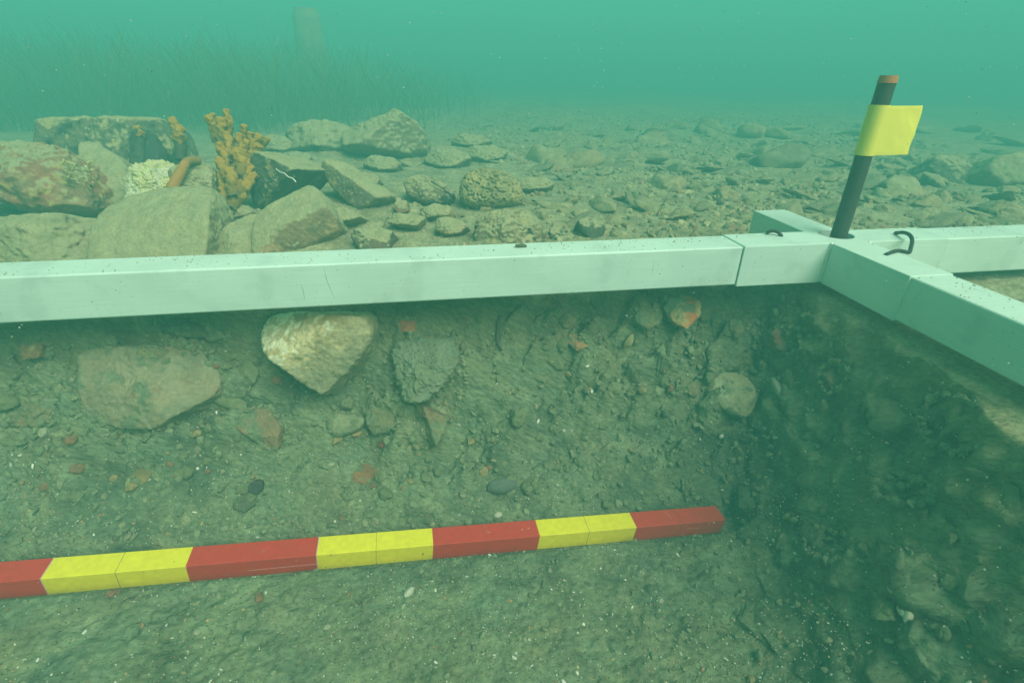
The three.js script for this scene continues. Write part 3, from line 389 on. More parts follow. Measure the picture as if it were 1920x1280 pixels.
function scatter(name, label, category, g, m, n, put, cols) {
  const im = new THREE.InstancedMesh(g, m, n), M = new THREE.Matrix4(), q = new THREE.Quaternion(), e = new THREE.Euler(), c = new THREE.Color(); let i = 0, tries = 0;
  while (i < n && tries++ < n * 6) { const r = put(); if (!r) continue; const [p, s] = r; q.setFromEuler(e.set(rnd() * 6, rnd() * 6, rnd() * 6)); M.compose(p, q, Array.isArray(s) ? V(...s) : V(s, s * rr(0.5, 1), s)); im.setMatrixAt(i, M); const k = cols[Math.floor(rnd() * cols.length)], f = rr(0.8, 1.2); im.setColorAt(i, c.setRGB(k[0] * f, k[1] * f, k[2] * f)); i++; }
  im.count = i; im.name = numbered(name); im.castShadow = im.receiveShadow = true; tag(im, label, category, null, 'stuff'); scene.add(im); return im;
}
const plainWhite = new THREE.MeshStandardMaterial({ color: 0xffffff, roughness: 0.85 });
const chip = new THREE.DodecahedronGeometry(1, 0), grain = new THREE.OctahedronGeometry(1, 0);
const lumpG = small(9, 0.7, [1, 1, 1], [0.85, 0.85, 0.85], 0.3);
const onFloor = (x0, x1, z0, z1, e0 = 0.0) => { const x = rr(x0, x1), z = rr(z0, z1), e = inTrench(x, z); if (e < e0) return null; return V(x, H(x, z), z); };
scatter('shell_grit', 'fine shell grit and sand grains strewn over the trench mud', 'grit', grain, plainWhite, 26000, () => { const p = onFloor(-1.9, 0, -0.06, 0.75); if (!p) return null; if (N(p.x * 5, 3, p.z * 9) + rr(-0.5, 0.5) < -0.05) return null; return [p, 0.0006 * Math.exp(rr(0, 1.15))]; }, [[.62, .62, .46], [.5, .48, .32], [.42, .3, .12], [.3, .14, .07], [.07, .085, .07], [.06, .07, .06], [.2, .21, .13], [.45, .45, .35]]);
scatter('shell_fragments', 'scattered broken shell crumbs over the trench floor', 'shell crumbs', chip, plainWhite, 900, () => { const p = onFloor(-1.9, 0, -0.06, 0.75); if (!p || N(p.x * 4, 9, p.z * 6) + rr(-0.5, 0.5) < 0) return null; const q = 0.0013 * Math.exp(rr(0, 0.9)); return [p, [q * rr(0.8, 2), q * 0.45, q]]; }, [[.6, .62, .48], [.55, .54, .38], [.45, .36, .16], [.66, .66, .55], [.34, .18, .09]]);
{
  const spots = []; for (const o of collars) { const cx = o.reduce((s, p) => s + p[0], 0) / o.length, cy = o.reduce((s, p) => s + p[1], 0) / o.length; for (let i = 0; i < o.length; i++) { const [x0, y0] = o[i], [x1, y1] = o[(i + 1) % o.length], n = Math.ceil(Math.hypot(x1 - x0, y1 - y0) / 3.2); for (let k = 0; k < n; k++) { const t = rnd(), e = rr(0.93, 1.14), x = cx + (lerp(x0, x1, t) - cx) * e, y = cy + (lerp(y0, y1, t) - cy) * e, h = hit(x, y); if (inTrench(h.p.x, h.p.z) > 0) spots.push(h.p); } } }
  let k = 0; scatter('mud_collars', 'crumbled mud packed round the bedded stones', 'mud', lumpG, new THREE.MeshStandardMaterial({ color: 0xffffff, vertexColors: true, roughness: 0.95 }), spots.length, () => { const p = spots[k++]; return p ? [p, 0.0045 * Math.exp(rr(-0.4, 0.7))] : null; }, [[.2, .245, .13], [.215, .25, .13], [.18, .22, .12], [.235, .25, .135]]);
}
scatter('mud_clods', 'crumbled clods of mud over the trench face and floor', 'mud', lumpG, new THREE.MeshStandardMaterial({ color: 0xffffff, vertexColors: true, roughness: 0.95 }), 2600, () => { const face = rnd() < 0.75; const p = face ? (rnd() < 0.86 ? onFloor(-1.9, -0.05, -0.05, 0.2) : onFloor(-0.36, -0.04, 0.05, 0.75)) : onFloor(-1.9, -0.1, 0.1, 0.75); if (!p) return null; return [p, (face ? 0.003 : 0.002) * Math.exp(rr(-0.2, 1.2))]; }, [[.2, .245, .13], [.215, .25, .13], [.18, .22, .12], [.235, .25, .135], [.165, .2, .11]]);

// ---------------------------------------------------------------- the rubble field behind the beam
{
  const tones = [[[0.40, 0.385, 0.2], [0.3, 0.285, 0.145]], [[0.36, 0.345, 0.185], [0.29, 0.275, 0.145]], [[0.42, 0.37, 0.19], [0.34, 0.29, 0.15]], [[0.28, 0.28, 0.155], [0.225, 0.225, 0.13]]], toneWord = ['pale silted', 'grey brown', 'warm tan', 'dark grey'];
  const shapes = []; for (const [a, b] of tones) for (const f of [0.22, 0.32, 0.45, 0.65]) shapes.push(small(24, f, a, b, 0.2, 0.08));
  let made = 0; const spots = [];
  while (made < 285) {
    const near = rnd() < 0.62, px = rr(1000, 1925), py = near ? rr(300, 425) : rr(222, 320);
    let qx = px; if (rnd() < 0.14) qx = rr(640, 1000);
    const h = hit(qx, py), p = h.p; if (h.t > 6 || Math.abs(p.x) < 0.13 && p.z > -0.36 || p.z > -0.16 && p.x > -0.1) continue;
    const r = Math.exp(rr(-0.5, 0.75)) * (near ? 0.031 : 0.055) * (qx < 1000 ? 0.55 : 1);
    if (spots.some(s => Math.hypot(s.x - p.x, s.z - p.z) < (s.r + r) * 0.38)) { if (rnd() < 0.9) continue; }
    spots.push({ x: p.x, z: p.z, r }); const kind = Math.floor(rnd() * shapes.length), zone = p.z < -2.4 ? 'far out in the haze' : p.x > 0.55 ? 'in the rubble beyond the marker pole' : p.x > -0.15 ? 'in the rubble behind the cross joint' : 'in the rubble behind the long beam';
    const o = new THREE.Mesh(shapes[kind], MAT.rubble); o.castShadow = o.receiveShadow = true; o.name = numbered('rubble_stone'); scene.add(o);
    o.scale.set(r * rr(0.8, 1.5), r * rr(0.7, 1.3), r * rr(0.7, 1.1)); settle(o, V(p.x, H(p.x, p.z), p.z), r * rr(-0.2, 0.2), rnd() * 6, 0.5); o.rotateX(rr(-0.5, 0.5)); o.rotateZ(rr(-0.4, 0.4));
    tag(o, `${toneWord[kind >> 2]} ${kind % 4 < 2 ? 'thin flat' : 'chunky broken'} stone ${zone}`, 'stone', 'broken stones of the rubble field behind the beams'); made++;
  }
  scatter('seabed_gravel', 'small gravel and stone splinters over the silty seabed', 'gravel', lumpG, new THREE.MeshStandardMaterial({ color: 0xffffff, vertexColors: true, roughness: 0.95 }), 9000, () => { const z = -0.1 - Math.pow(rnd(), 1.6) * 4.5, x = rr(-1.6 - 0.2 * -z, 1.4 + 0.5 * -z); if (inTrench(x, z) > -0.03) return null; const dens = x > -0.55 ? 1 : 0.18; if (rnd() > dens || N(x * 2.5, 8, z * 2.5) + rr(-0.4, 0.4) < -0.1) return null; return [V(x, H(x, z), z), 0.004 * Math.exp(rr(-0.2, 1.5))]; }, [[.33, .32, .17], [.38, .36, .19], [.24, .24, .13], [.4, .37, .2], [.3, .22, .12], [.2, .2, .12]]);
}

// ---------------------------------------------------------------- swept tubes (sponges, cords, sticks)
function sweep(points, radius, { sides = 14, rings = 18, cup = 0, rough = 0, freq = 40, colour } = {}) {
  const curve = new THREE.CatmullRomCurve3(points), fr = curve.computeFrenetFrames(rings, false), P = [], C = [], I = []; const rows = [];
  for (let i = 0; i <= rings; i++) rows.push([curve.getPointAt(i / rings), fr.normals[i], fr.binormals[i], fr.tangents[i], radius(i / rings), i / rings]);
  const [e, en, eb, et, er] = rows[rings];
  if (cup) { for (const [s, d] of [[0.92, 0.22], [0.72, 0.34], [0.45, 0.30], [0.32, 0.10], [0.22, -0.5], [0.02, -0.9]]) rows.push([e.clone().addScaledVector(et, d * er), en, eb, et, er * s, 1]); }
  else for (const [s, d] of [[0.8, 0.5], [0.45, 0.85], [0.02, 1]]) rows.push([e.clone().addScaledVector(et, d * er), en, eb, et, er * s, 1]);
  rows.forEach(([p, n, b, t, r, u], i) => { for (let j = 0; j <= sides; j++) { const a = j / sides * Math.PI * 2, q = p.clone().addScaledVector(n, Math.cos(a) * r).addScaledVector(b, Math.sin(a) * r); if (rough && j < sides + 1) { const aa = (j % sides) / sides * Math.PI * 2, w = V(0, 0, 0).addScaledVector(n, Math.cos(aa)).addScaledVector(b, Math.sin(aa)); q.addScaledVector(w, rough * r * fbm(p.x * freq + w.x * 1.3, p.y * freq + w.y * 1.3, p.z * freq + w.z * 1.3, 3)); } P.push(q.x, q.y, q.z); if (colour) C.push(...colour(q, u, i, rows.length)); } });
  for (let i = 0; i < rows.length - 1; i++) for (let j = 0; j < sides; j++) { const a = i * (sides + 1) + j, b = a + sides + 1; I.push(a, a + 1, b, a + 1, b + 1, b); }
  const g = new THREE.BufferGeometry(); g.setAttribute('position', new THREE.Float32BufferAttribute(P, 3)); if (colour) g.setAttribute('color', new THREE.Float32BufferAttribute(C, 3)); g.setIndex(I); g.computeVertexNormals(); return g;
}
const SP = [0.38, 0.225, 0.02], SP2 = [0.21, 0.14, 0.022], SPD = [0.06, 0.065, 0.035];
const spongeColour = stem => (q, u) => mix3(mix3(SP2, SP, sst(0.2, 0.8, u + 0.5 * N(q.x * 70, q.y * 70, q.z * 70))), [0.12, 0.105, 0.035], stem * (1 - sst(0.1, 0.4, u + 0.4 * N(q.x * 60, q.y * 60, q.z * 60))));
function spongeTube(parent, org, tx, ty, r, bx, by, t, dt = 0, stem = 0.6, cup = 1) {
  const top = at(tx, ty, t + dt * 0.6), base = at(bx, by, t + dt), k = t / F, mid = top.clone().lerp(base, 0.5).add(V(rr(-1, 1) * r * k * 0.5, 0, rr(-1, 1) * r * k * 0.4));
  const R0 = r * 0.88 * k, g = sweep([base, mid, top].map(p => p.sub(org)), u => R0 * (0.70 + 0.16 * Math.sin(Math.PI * clamp(u * 1.1)) + 0.14 * u + 0.04 * Math.sin(u * 9 + tx)), { cup, rough: 1.15, freq: 80, sides: 18, rings: 20, colour: spongeColour(stem) });
  return mesh('sponge_tube', g, MAT.plain, parent);
}
{
  const t = 1.56, org = at(432, 395, t), s = group('tube_sponge', org);
  tag(s, 'branching yellow tube sponge growing between the rocks', 'sponge');
  const trunk = sweep([at(432, 400, t), at(430, 350, t + 0.01), at(440, 300, t + 0.03), at(445, 262, t + 0.05)].map(p => p.sub(org)), u => lerp(15, 8, u) * t / F, { rough: 0.4, freq: 30, sides: 18, rings: 20, colour: (q, u) => mix3([0.10, 0.09, 0.035], [0.22, 0.16, 0.04], sst(-0.2, 0.3, N(q.x * 60, q.y * 60, q.z * 60))) });
  mesh('sponge_trunk', trunk, MAT.plain, s);
  for (const a of [[423, 206, 8.5, 428, 262, 0.09], [389, 217, 9, 402, 268, 0.08], [398, 213, 6, 402, 255, 0.1], [414, 222, 11, 420, 275, 0.06], [423, 249, 9, 428, 290, 0.03], [457, 235, 8, 455, 280, 0.07], [470, 249, 7, 462, 285, 0.06], [486, 253, 9, 468, 292, 0.06], [503, 260, 6.5, 480, 288, 0.08], [411, 269, 10, 420, 305, 0.0], [463, 264, 10, 455, 302, 0.03], [485, 273, 11, 462, 305, 0.02], [441, 281, 12, 440, 320, -0.01], [453, 290, 12.5, 445, 330, -0.03], [409, 297, 9.5, 432, 345, -0.05], [430, 318, 13, 436, 370, -0.06], [468, 336, 12.5, 440, 370, -0.05], [479, 326, 8.5, 452, 352, -0.03], [443, 359, 12, 432, 392, -0.06], [458, 364, 8.5, 438, 392, -0.04], [434, 376, 10, 430, 402, -0.06], [402, 374, 7.5, 424, 400, -0.03], [420, 350, 11, 428, 395, -0.05], [400, 232, 7, 410, 275, 0.09], [432, 228, 7, 430, 270, 0.08], [447, 250, 7.5, 446, 290, 0.05], [475, 262, 7, 460, 300, 0.04], [430, 268, 8, 432, 305, 0.0], [420, 285, 8, 428, 325, -0.02], [465, 300, 9, 448, 335, -0.01], [474, 312, 7, 450, 345, -0.02], [450, 340, 9, 438, 380, -0.04], [412, 325, 8, 428, 370, -0.04], [462, 350, 7.5, 440, 384, -0.05]]) spongeTube(s, org, ...a.slice(0, 5), t, a[5]);
}
{
  const t = 1.66, org = at(338, 285, t), s = group('tube_sponge', org); tag(s, 'small upright yellow sponge with stacked lobes and dark foot', 'sponge');
  for (const a of [[321, 222, 9, 332, 262, 0], [338, 240, 11, 336, 268, -0.01], [334, 255, 11, 337, 275, 0], [328, 238, 9, 334, 262, 0.01]]) spongeTube(s, org, ...a.slice(0, 5), t, a[5], 0.2);
  mesh('sponge_foot', sweep([at(338, 300, t), at(338, 282, t), at(336, 264, t)].map(p => p.sub(org)), u => lerp(8, 11, u) * t / F, { rough: 0.4, freq: 40, colour: () => SPD }), MAT.plain, s);
}
{
  const t = 1.68, org = at(262, 310, t), s = group('tube_sponge', org); tag(s, 'blackened sponge pillar with two yellow tips against the block', 'sponge');
  mesh('sponge_body', sweep([at(266, 318, t), at(262, 285, t), at(262, 250, t)].map(p => p.sub(org)), u => lerp(21, 11, u) * t / F, { rough: 0.5, freq: 30, sides: 18, colour: (q) => mix3([0.03, 0.045, 0.036], [0.06, 0.075, 0.05], sst(-0.2, 0.3, N(q.x * 50, q.y * 50, q.z * 50))) }), MAT.plain, s);
  mesh('sponge_body', sweep([at(290, 318, t), at(292, 290, t), at(284, 262, t + 0.02)].map(p => p.sub(org)), u => lerp(20, 12, u) * t / F, { rough: 0.6, freq: 30, sides: 18, colour: () => [0.035, 0.05, 0.04] }), MAT.plain, s);
  spongeTube(s, org, 257, 239, 8, 259, 252, t, 0, 0); spongeTube(s, org, 265, 246, 8, 264, 258, t, -0.012, 0);
}
{
  const t = 1.47, o = mesh('finger_sponge', sweep([at(372, 300, t + 0.05), at(352, 302, t + 0.02), at(336, 326, t - 0.01), at(322, 352, t - 0.02)], u => (7 + 3 * u) * t / F, { rough: 0.2, freq: 30, colour: (q, u) => mix3([0.25, 0.16, 0.045], [0.40, 0.20, 0.035], sst(0.2, 0.6, u + 0.4 * N(q.x * 50, q.y * 50, q.z * 50))) }), MAT.plain);
  tag(o, 'orange finger sponge drooping over the pale slab', 'sponge');
}
tag(mesh('worm_tube', sweep([[517, 316, 1.5], [524, 322, 1.492], [533, 325, 1.487], [541, 332, 1.483], [548, 334, 1.482], [554, 341, 1.482]].map(p => at(...p)), u => 0.0013 + 0.0006 * u, { sides: 8, rings: 14, rough: 0.3, freq: 200, colour: () => [0.72, 0.72, 0.6] }), MAT.plain), 'white chalky worm tube on the dark faced slab', 'worm tube');
tag(mesh('twig', sweep([[808, 340, 1.66], [825, 350, 1.65], [848, 366, 1.62]].map(p => at(...p)), u => 0.0026 - 0.001 * u, { sides: 8, rings: 12, rough: 0.3, freq: 100, colour: () => [0.05, 0.05, 0.03] }), MAT.plain), 'thin dark twig lying on the silt before the porous stone', 'twig');
tag(mesh('root_stub', sweep([[938, 590], [934, 615], [933, 640], [940, 655]].map(([x, y]) => at(x, y, hit(936, 640).t - 0.006)), u => 0.0042 - 0.001 * u, { sides: 9, rings: 14, rough: 0.4, freq: 80, colour: () => [0.08, 0.085, 0.05] }), MAT.plain), 'dark root stub hanging from the trench lip under the beam', 'root');
tag(mesh('twig', sweep([[1018, 1088], [1016, 1100], [1008, 1112], [1000, 1119]].map(([x, y]) => hit(x, y).p.add(V(0, 0.0015, 0))), () => 0.0008, { sides: 6, rings: 10, colour: () => [0.05, 0.06, 0.045] }), MAT.plain), 'hair thin dark stalk on the mud in front of the bar', 'twig');
{ // small twisted worm shells and crust on the big encrusted rock
  const t0 = 1.42; const o = group('worm_shells', at(155, 325, t0)); tag(o, 'clump of yellow white worm shells on the encrusted rock', 'shells');
  const base = [];
  for (let k = 0; k < 46; k++) { const px = 140 + rr(-22, 36) , py = 322 + rr(-22, 34), c = at(px, py, t0 + 0.012 + 0.0006 * (py - 322)).sub(o.position), q = () => V(rr(-1, 1), rr(-1, 1), rr(-1, 1)).multiplyScalar(0.007), col = [[0.5, 0.44, 0.14], [0.56, 0.52, 0.26], [0.3, 0.26, 0.12]][k % 3]; base.push(sweep([c.clone().add(q()), c.clone().add(q()), c.clone().add(q())], () => 0.0017, { sides: 7, rings: 7, colour: () => col })); }
  mesh('shell_tubes', mergeGeometries(base), MAT.plain, o).userData.kind = 'stuff';
}

// ---------------------------------------------------------------- aluminium grid frame
function tubeBeam(name, label, len, along, mid) { const g = boxUV(along === 'x' ? new RoundedBoxGeometry(len, 0.078, 0.078, 3, 0.0035) : new RoundedBoxGeometry(0.078, 0.078, len, 3, 0.0035)); const o = mesh(name, g, MAT.metal); o.position.copy(mid); tag(o, label, 'beam', 'square aluminium tubes of the survey grid', 'thing'); return o; }
const beamA = tubeBeam('aluminium_beam', 'long square aluminium tube spanning above the trench face', 3.4, 'x', V(-0.2265 - 1.7, -0.040, 0));
for (const [x0, y0, x1, y1, bow, w] of [[-1.041, -0.033, -1.040, -0.066, 0.002, 0.0009], [-0.998, -0.006, -0.988, -0.064, -0.003, 0.0009], [-0.405, -0.020, -0.407, -0.052, 0.001, 0.0006], [-0.452, -0.036, -0.456, -0.05, 0, 0.0007], [-0.31, -0.03, -0.305, -0.033, 0, 0.0008], [-1.62, -0.012, -1.625, -0.03, 0.001, 0.0006]]) { // scratches in its front face
  const P = [], I = []; for (let i = 0; i <= 12; i++) { const t = i / 12, x = lerp(x0, x1, t) + bow * Math.sin(t * 3.14) + 0.0004 * N(t * 9, x0 * 9, 1) - beamA.position.x, y = lerp(y0, y1, t) - beamA.position.y, h = w * 0.5 * Math.sin(0.25 + t * 2.6); P.push(x - h, y, 0.03915, x + h, y, 0.03915); if (i) { const k = i * 2; I.push(k - 2, k, k - 1, k - 1, k, k + 1); } }
  const g = new THREE.BufferGeometry(); g.setAttribute('position', new THREE.Float32BufferAttribute(P, 3)); g.setIndex(I); g.computeVertexNormals(); mesh('scratch', g, MAT.scratch, beamA);
}
tubeBeam('aluminium_beam', 'aluminium tube leading from the joint out past the marker pole', 3.0, 'x', V(0.2265 + 1.5, -0.040, 0));
tubeBeam('aluminium_beam', 'aluminium tube running from the joint along the shaded side wall', 2.2, 'z', V(0, -0.040, 0.2215 + 1.1));
{
  const j = group('cross_joint', V(0, -0.08, 0)); tag(j, 'four armed aluminium cross joint holding the tubes and pole', 'joint');
  const w = 0.0412, L = 0.225, sh = new THREE.Shape([[-w, w], [-L, w], [-L, -w], [-w, -w], [-w, -L], [w, -L], [w, -w], [L, -w], [L, w], [w, w], [w, L], [-w, L]].map(p => new THREE.Vector2(...p)));
  const hole = new THREE.Path(); hole.absarc(0.012, 0.014, 0.033, 0, Math.PI * 2, true); sh.holes.push(hole);
  const g = new THREE.ExtrudeGeometry(sh, { depth: 0.079, bevelEnabled: true, bevelThickness: 0.0016, bevelSize: 0.0016, bevelOffset: -0.0016, bevelSegments: 2, curveSegments: 40 });
  g.rotateX(-Math.PI / 2); g.translate(0, -0.0003, 0);
  mesh('cross_body', boxUV(g), MAT.metal, j);
  const weldPts = []; for (let i = 0; i <= 12; i++) weldPts.push(V(-w - 0.001, 0.002 + i / 12 * 0.077, w + 0.001));
  const wg = sweep(weldPts, u => 0.0030 * (1 + 0.10 * Math.sin(u * 110)) , { sides: 10, rings: 60, rough: 0.5, freq: 200 });
  mesh('weld_bead', wg, MAT.weld, j); const w2 = wg.clone(); w2.translate(2 * w + 0.002, 0, 0); mesh('weld_bead', w2, MAT.weld, j);
}
{ // marker pole through the joint
  const p = group('marker_pole', V(0.012, -0.42, -0.006)); tag(p, 'upright black marker pole with rusty top standing in the joint', 'pole');
  const pg = new THREE.CylinderGeometry(0.0148, 0.0155, 0.70, 28, 40); { const a = pg.attributes.position; for (let i = 0; i < a.count; i++) { const x = a.getX(i), y = a.getY(i), z = a.getZ(i), k = 1 + 0.05 * fbm(x * 60, y * 40, z * 60, 3); a.setX(i, x * k); a.setZ(i, z * k); } pg.computeVertexNormals(); } pg.translate(0, 0.35, 0); mesh('pole_shaft', pg, MAT.pole, p);
  const c = new THREE.CylinderGeometry(0.0145, 0.0158, 0.012, 28, 3); c.translate(0, 0.7055, 0); mesh('rusty_cap', c, MAT.rust, p);
}
{ // yellow tape flag wrapped round the pole
  const f = group('tape_flag', V(0.012, 0.157, -0.006)); tag(f, 'yellow tape flag wrapped round the black marker pole', 'flag');
  const s = new THREE.CylinderGeometry(0.0172, 0.0174, 0.087, 32, 1, true); s.translate(0, 0.0435, 0); mesh('wrapped_tape', s, MAT.flag, f);
  const nx = 22, ny = 12, P = [], I = []; // the free tail: two layers stuck together, with a gentle wave
  for (let s2 = 0; s2 < 2; s2++) for (let j = 0; j <= ny; j++) for (let i = 0; i <= nx; i++) { const u = i / nx, v = j / ny, cut = 0.004 * sst(0.8, 1, u) * (v < 0.75 ? 1 - v : 0.25 + (v - 0.75) * 4 * 0.0); P.push(0.002 + u * 0.088 - cut - 0.0035 * sst(0.86, 1, v) * u + 0.0015 * N(v * 5, u, 2), v * 0.085 + 0.001, 0.0171 - u * 0.010 + 0.0035 * Math.sin(u * 3 + v * 1.4) * u + 0.0022 * ridge(u * 2.2 + v * 1.3, v * 2.6, 3, 2) * u + (s2 ? -0.0009 : 0)); }
  const st = (nx + 1) * (ny + 1);
  for (let s2 = 0; s2 < 2; s2++) for (let j = 0; j < ny; j++) for (let i = 0; i < nx; i++) { const a = s2 * st + j * (nx + 1) + i, b = a + nx + 1; s2 ? I.push(a, b, a + 1, a + 1, b, b + 1) : I.push(a, a + 1, b, a + 1, b + 1, b); }
  for (let i = 0; i < nx; i++) { const a = i, b = i + st, c = ny * (nx + 1) + i, d = c + st; I.push(a, b, a + 1, a + 1, b, b + 1, c, c + 1, d, c + 1, d + 1, d); }
  for (let j = 0; j < ny; j++) { const a = j * (nx + 1) + nx, b = a + nx + 1; I.push(a, a + st, b, b, a + st, b + st); }
  const g = new THREE.BufferGeometry(); g.setAttribute('position', new THREE.Float32BufferAttribute(P, 3)); g.setIndex(I); g.computeVertexNormals(); mesh('tape_tail', g, MAT.flag, f);
}
tag(mesh('cord_loop', sweep([[1661, 478, 0.938], [1672, 473, 0.945], [1686, 470, 0.955], [1698, 472, 0.962], [1705, 473, 0.968], [1709, 462, 0.985], [1711, 450, 1.0], [1707, 441, 1.015], [1696, 436, 1.035], [1680, 436.5, 1.064]].map(p => at(...p)), () => 0.0036, { sides: 12, rings: 60 }), MAT.cord), 'bent black cord loop bridging two arms of the joint', 'cord');
tag(mesh('cord_loop', sweep([V(-0.136, 0.002, -0.030), V(-0.130, 0.007, -0.028), V(-0.120, 0.008, -0.021), V(-0.113, 0.002, -0.013)], u => 0.0034, { sides: 10, rings: 24 }), MAT.cord), 'short black cord end lying flat on the joint arm', 'cord');
tag(mesh('mud_smear', sweep([V(-0.66, 0.0008, -0.012), V(-0.653, 0.003, -0.010), V(-0.642, 0.0012, -0.012)], () => 0.0035, { sides: 8, rings: 12, rough: 0.9, freq: 220, colour: () => [0.09, 0.1, 0.05] }), MAT.plain), 'little clot of mud resting on the long beam', 'mud');

// ---------------------------------------------------------------- red and yellow scale bar
{
  const yw = -2.3 * Math.PI / 180, tl = -5.6 * Math.PI / 180, ro = 2.6 * Math.PI / 180, d = V(Math.cos(yw) * Math.cos(tl), Math.sin(tl), Math.sin(yw) * Math.cos(tl)), side0 = V(0, 0, 0).crossVectors(d, V(0, 1, 0)).normalize(), up0 = V(0, 0, 0).crossVectors(side0, d);
  const side = side0.clone().multiplyScalar(Math.cos(ro)).addScaledVector(up0, -Math.sin(ro)), up = up0.clone().multiplyScalar(Math.cos(ro)).addScaledVector(side0, Math.sin(ro)), T = 0.0386;
  const b = group('scale_bar', V(-1.444, -0.408, 0.27).addScaledVector(side, -T / 2).addScaledVector(up, -T)); tag(b, 'red and yellow banded square scale bar lying on the trench floor', 'scale bar');
  b.quaternion.setFromRotationMatrix(new THREE.Matrix4().makeBasis(d, up, side));
  const strip = (x, w, m, name, par, lift = 0.0004) => { const parts = [[0, T + lift / 2, 0, w, lift, T], [0, T / 2, T / 2 + lift / 2, w, T, lift]].map(([px, py, pz, sx, sy, sz]) => { const g = new THREE.BoxGeometry(sx, sy, sz); g.translate(x + px, py, pz); return g; }); mesh(name, mergeGeometries(parts), m, par); };
  for (let i = -1; i < 6; i++) {
    const g = boxUV(new RoundedBoxGeometry(0.2, T, T, 2, 0.0008)), yel = i % 2 === 0, s = mesh(yel ? 'yellow_segment' : 'red_segment', g, yel ? MAT.yellow : MAT.red, b); s.position.set(i * 0.2 + 0.1, T / 2, 0);
    const sub = (x, w, m, name) => { const o = new THREE.Group(); strip(x, w, m, name, s); s.children[s.children.length - 1].position.set(0, -T / 2, 0); };
    sub(0, 0.0007, yel ? MAT.line : MAT.redLine, 'tick_mark');
    const scuff = (x, y, z, w, h, d, a) => { const q = new THREE.BoxGeometry(w, h, d); q.rotateZ(z > 0 ? a : 0); q.rotateY(z > 0 ? 0 : a); q.translate(x, y, z); mesh('scuff', q, yel ? MAT.line : MAT.paleLine, s); };
    if (i === 1) { scuff(0.045, -0.004, T / 2, 0.11, 0.0006, 0.0004, 0.012); scuff(0.01, T / 2, 0.004, 0.02, 0.0004, 0.0005, 0.5); }
    if (i === 3) { scuff(0.0, T / 2, -0.008, 0.0007, 0.0004, 0.018, 0.1); scuff(0.004, T / 2, 0.0012, 0.007, 0.0004, 0.0009, 0.1); scuff(0.068, T / 2, 0.002, 0.006, 0.0004, 0.0016, 0.4); scuff(0.082, T / 2, 0.0, 0.004, 0.0004, 0.0014, 0.2); }
    if (i === 5) { scuff(-0.02, T / 2, -0.004, 0.0006, 0.0004, 0.02, 0.3); scuff(0.03, 0.002, T / 2, 0.03, 0.0005, 0.0004, -0.1); }
    if (i === 2) scuff(0.082, -0.002, T / 2, 0.003, 0.005, 0.0005, -0.3);
    if (i === 0 || i === 2) sub(-0.0995 + (i === 2 ? 0.0004 : 0), 0.0014, MAT.paleLine, 'edge_line');
  }
}

scatter('beam_silt', 'specks of settled silt on top of the aluminium beams', 'silt', grain, plainWhite, 420, () => { const u = rnd(); const p = u < 0.6 ? V(rr(-1.9, -0.23), -0.0006, rr(-0.036, 0.036)) : u < 0.8 ? V(rr(0.23, 1.2), -0.0006, rr(-0.036, 0.036)) : V(rr(-0.036, 0.036), -0.0006, rr(0.23, 0.8)); return N(p.x * 6, 2, p.z * 20) + rr(-0.4, 0.4) > 0 ? [p, 0.0007 * Math.exp(rr(0, 0.9))] : null; }, [[.16, .18, .1], [.3, .3, .18], [.2, .2, .1]]);
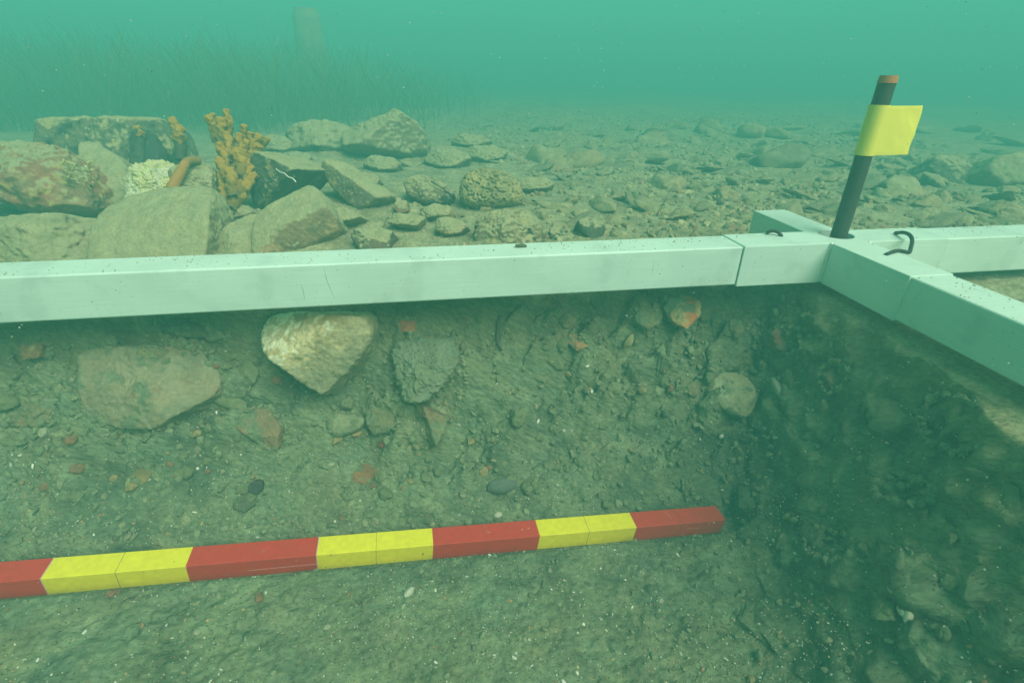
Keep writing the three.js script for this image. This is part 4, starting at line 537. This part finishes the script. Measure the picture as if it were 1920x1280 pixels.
// ---------------------------------------------------------------- seagrass meadow, old post, specks in the water
{
  const bl = new THREE.BufferGeometry(), P = [], I = []; const n = 9;
  for (let i = 0; i <= n; i++) { const v = i / n, w = 0.5 * (1 - 0.75 * v * v), bx = 0.18 * v * v; P.push(-w * 0.0045 + bx, v, 0.02 * Math.sin(v * 3), w * 0.0045 + bx, v, 0.02 * Math.sin(v * 3) + 0.001); if (i) { const a = i * 2; I.push(a - 2, a - 1, a, a - 1, a + 1, a); } }
  bl.setAttribute('position', new THREE.Float32BufferAttribute(P, 3)); bl.setIndex(I); bl.computeVertexNormals();
  const im = new THREE.InstancedMesh(bl, new THREE.MeshStandardMaterial({ color: 0xffffff, roughness: 0.8, side: THREE.DoubleSide }), 24000), M = new THREE.Matrix4(), q = new THREE.Quaternion(), c = new THREE.Color(); let k = 0;
  while (k < 24000) { const z = -3.1 - Math.pow(rnd(), 1.0) * 6.5, x = -0.9 - 0.55 * (-z - 1.75) + rr(-5.2, 2.4 + 0.5 * (-z)); const edge = x + 1.55 + 0.12 * (-z) ; if (edge > 0 && rnd() < clamp(edge / (0.5 + 0.35 * -z)) + 0.1) continue;  const s = rr(0.32, 0.68) * (1 - 0.25 * clamp(edge / 2)); q.setFromEuler(new THREE.Euler(rr(-0.3, 0.3), rnd() * 6.28, rr(-0.3, 0.3))); M.compose(V(x, H(x, z) - 0.01, z), q, V(1.0, s, 1)); im.setMatrixAt(k, M); const f = rr(0.7, 1.3); im.setColorAt(k, c.setRGB(0.09 * f, 0.155 * f, 0.055 * f)); k++; }
  im.name = 'seagrass'; im.castShadow = im.receiveShadow = true; tag(im, 'dim meadow of thin seagrass blades behind the rock pile', 'seagrass', null, 'stuff'); scene.add(im);
}
{
  const p = at(618, 330, 6.8); p.y = H(p.x, p.z) - 0.03; const h = at(618, 30, 6.8).y - p.y, g = new THREE.CylinderGeometry(0.15, 0.2, h, 24, 30); { const a = g.attributes.position; for (let i = 0; i < a.count; i++) { const x = a.getX(i), y = a.getY(i), z = a.getZ(i), k = 1 + 0.22 * fbm(x * 8, y * 5, z * 8, 3) - (y > h / 2 - 0.06 ? 0.15 : 0); a.setX(i, x * k); a.setZ(i, z * k); } g.computeVertexNormals(); } g.translate(0, h / 2, 0);
  const o = group('timber_post', p); tag(o, 'faint upright brown post far off in the haze', 'post'); const n = g.attributes.position.count; g.setAttribute('color', new THREE.Float32BufferAttribute(new Float32Array(n * 3).map((_, i) => [0.36, 0.28, 0.16][i % 3]), 3)); mesh('post_shaft', boxUV(g), MAT.rock, o);
}
scatter('drifting_specks', 'pale specks of silt drifting in the water', 'specks', grain, plainWhite, 2200, () => { const t = rr(0.45, 2.6), p = at(rr(0, 1920), rr(0, 1280), t); if (p.y < H(p.x, p.z) + 0.03) return null; return [p, 0.00055 * Math.exp(rr(0, 0.8)) * Math.sqrt(t)]; }, [[.5, .5, .4], [.6, .6, .5], [.35, .3, .2], [.12, .12, .1]]);

renderer.render(scene, camera);
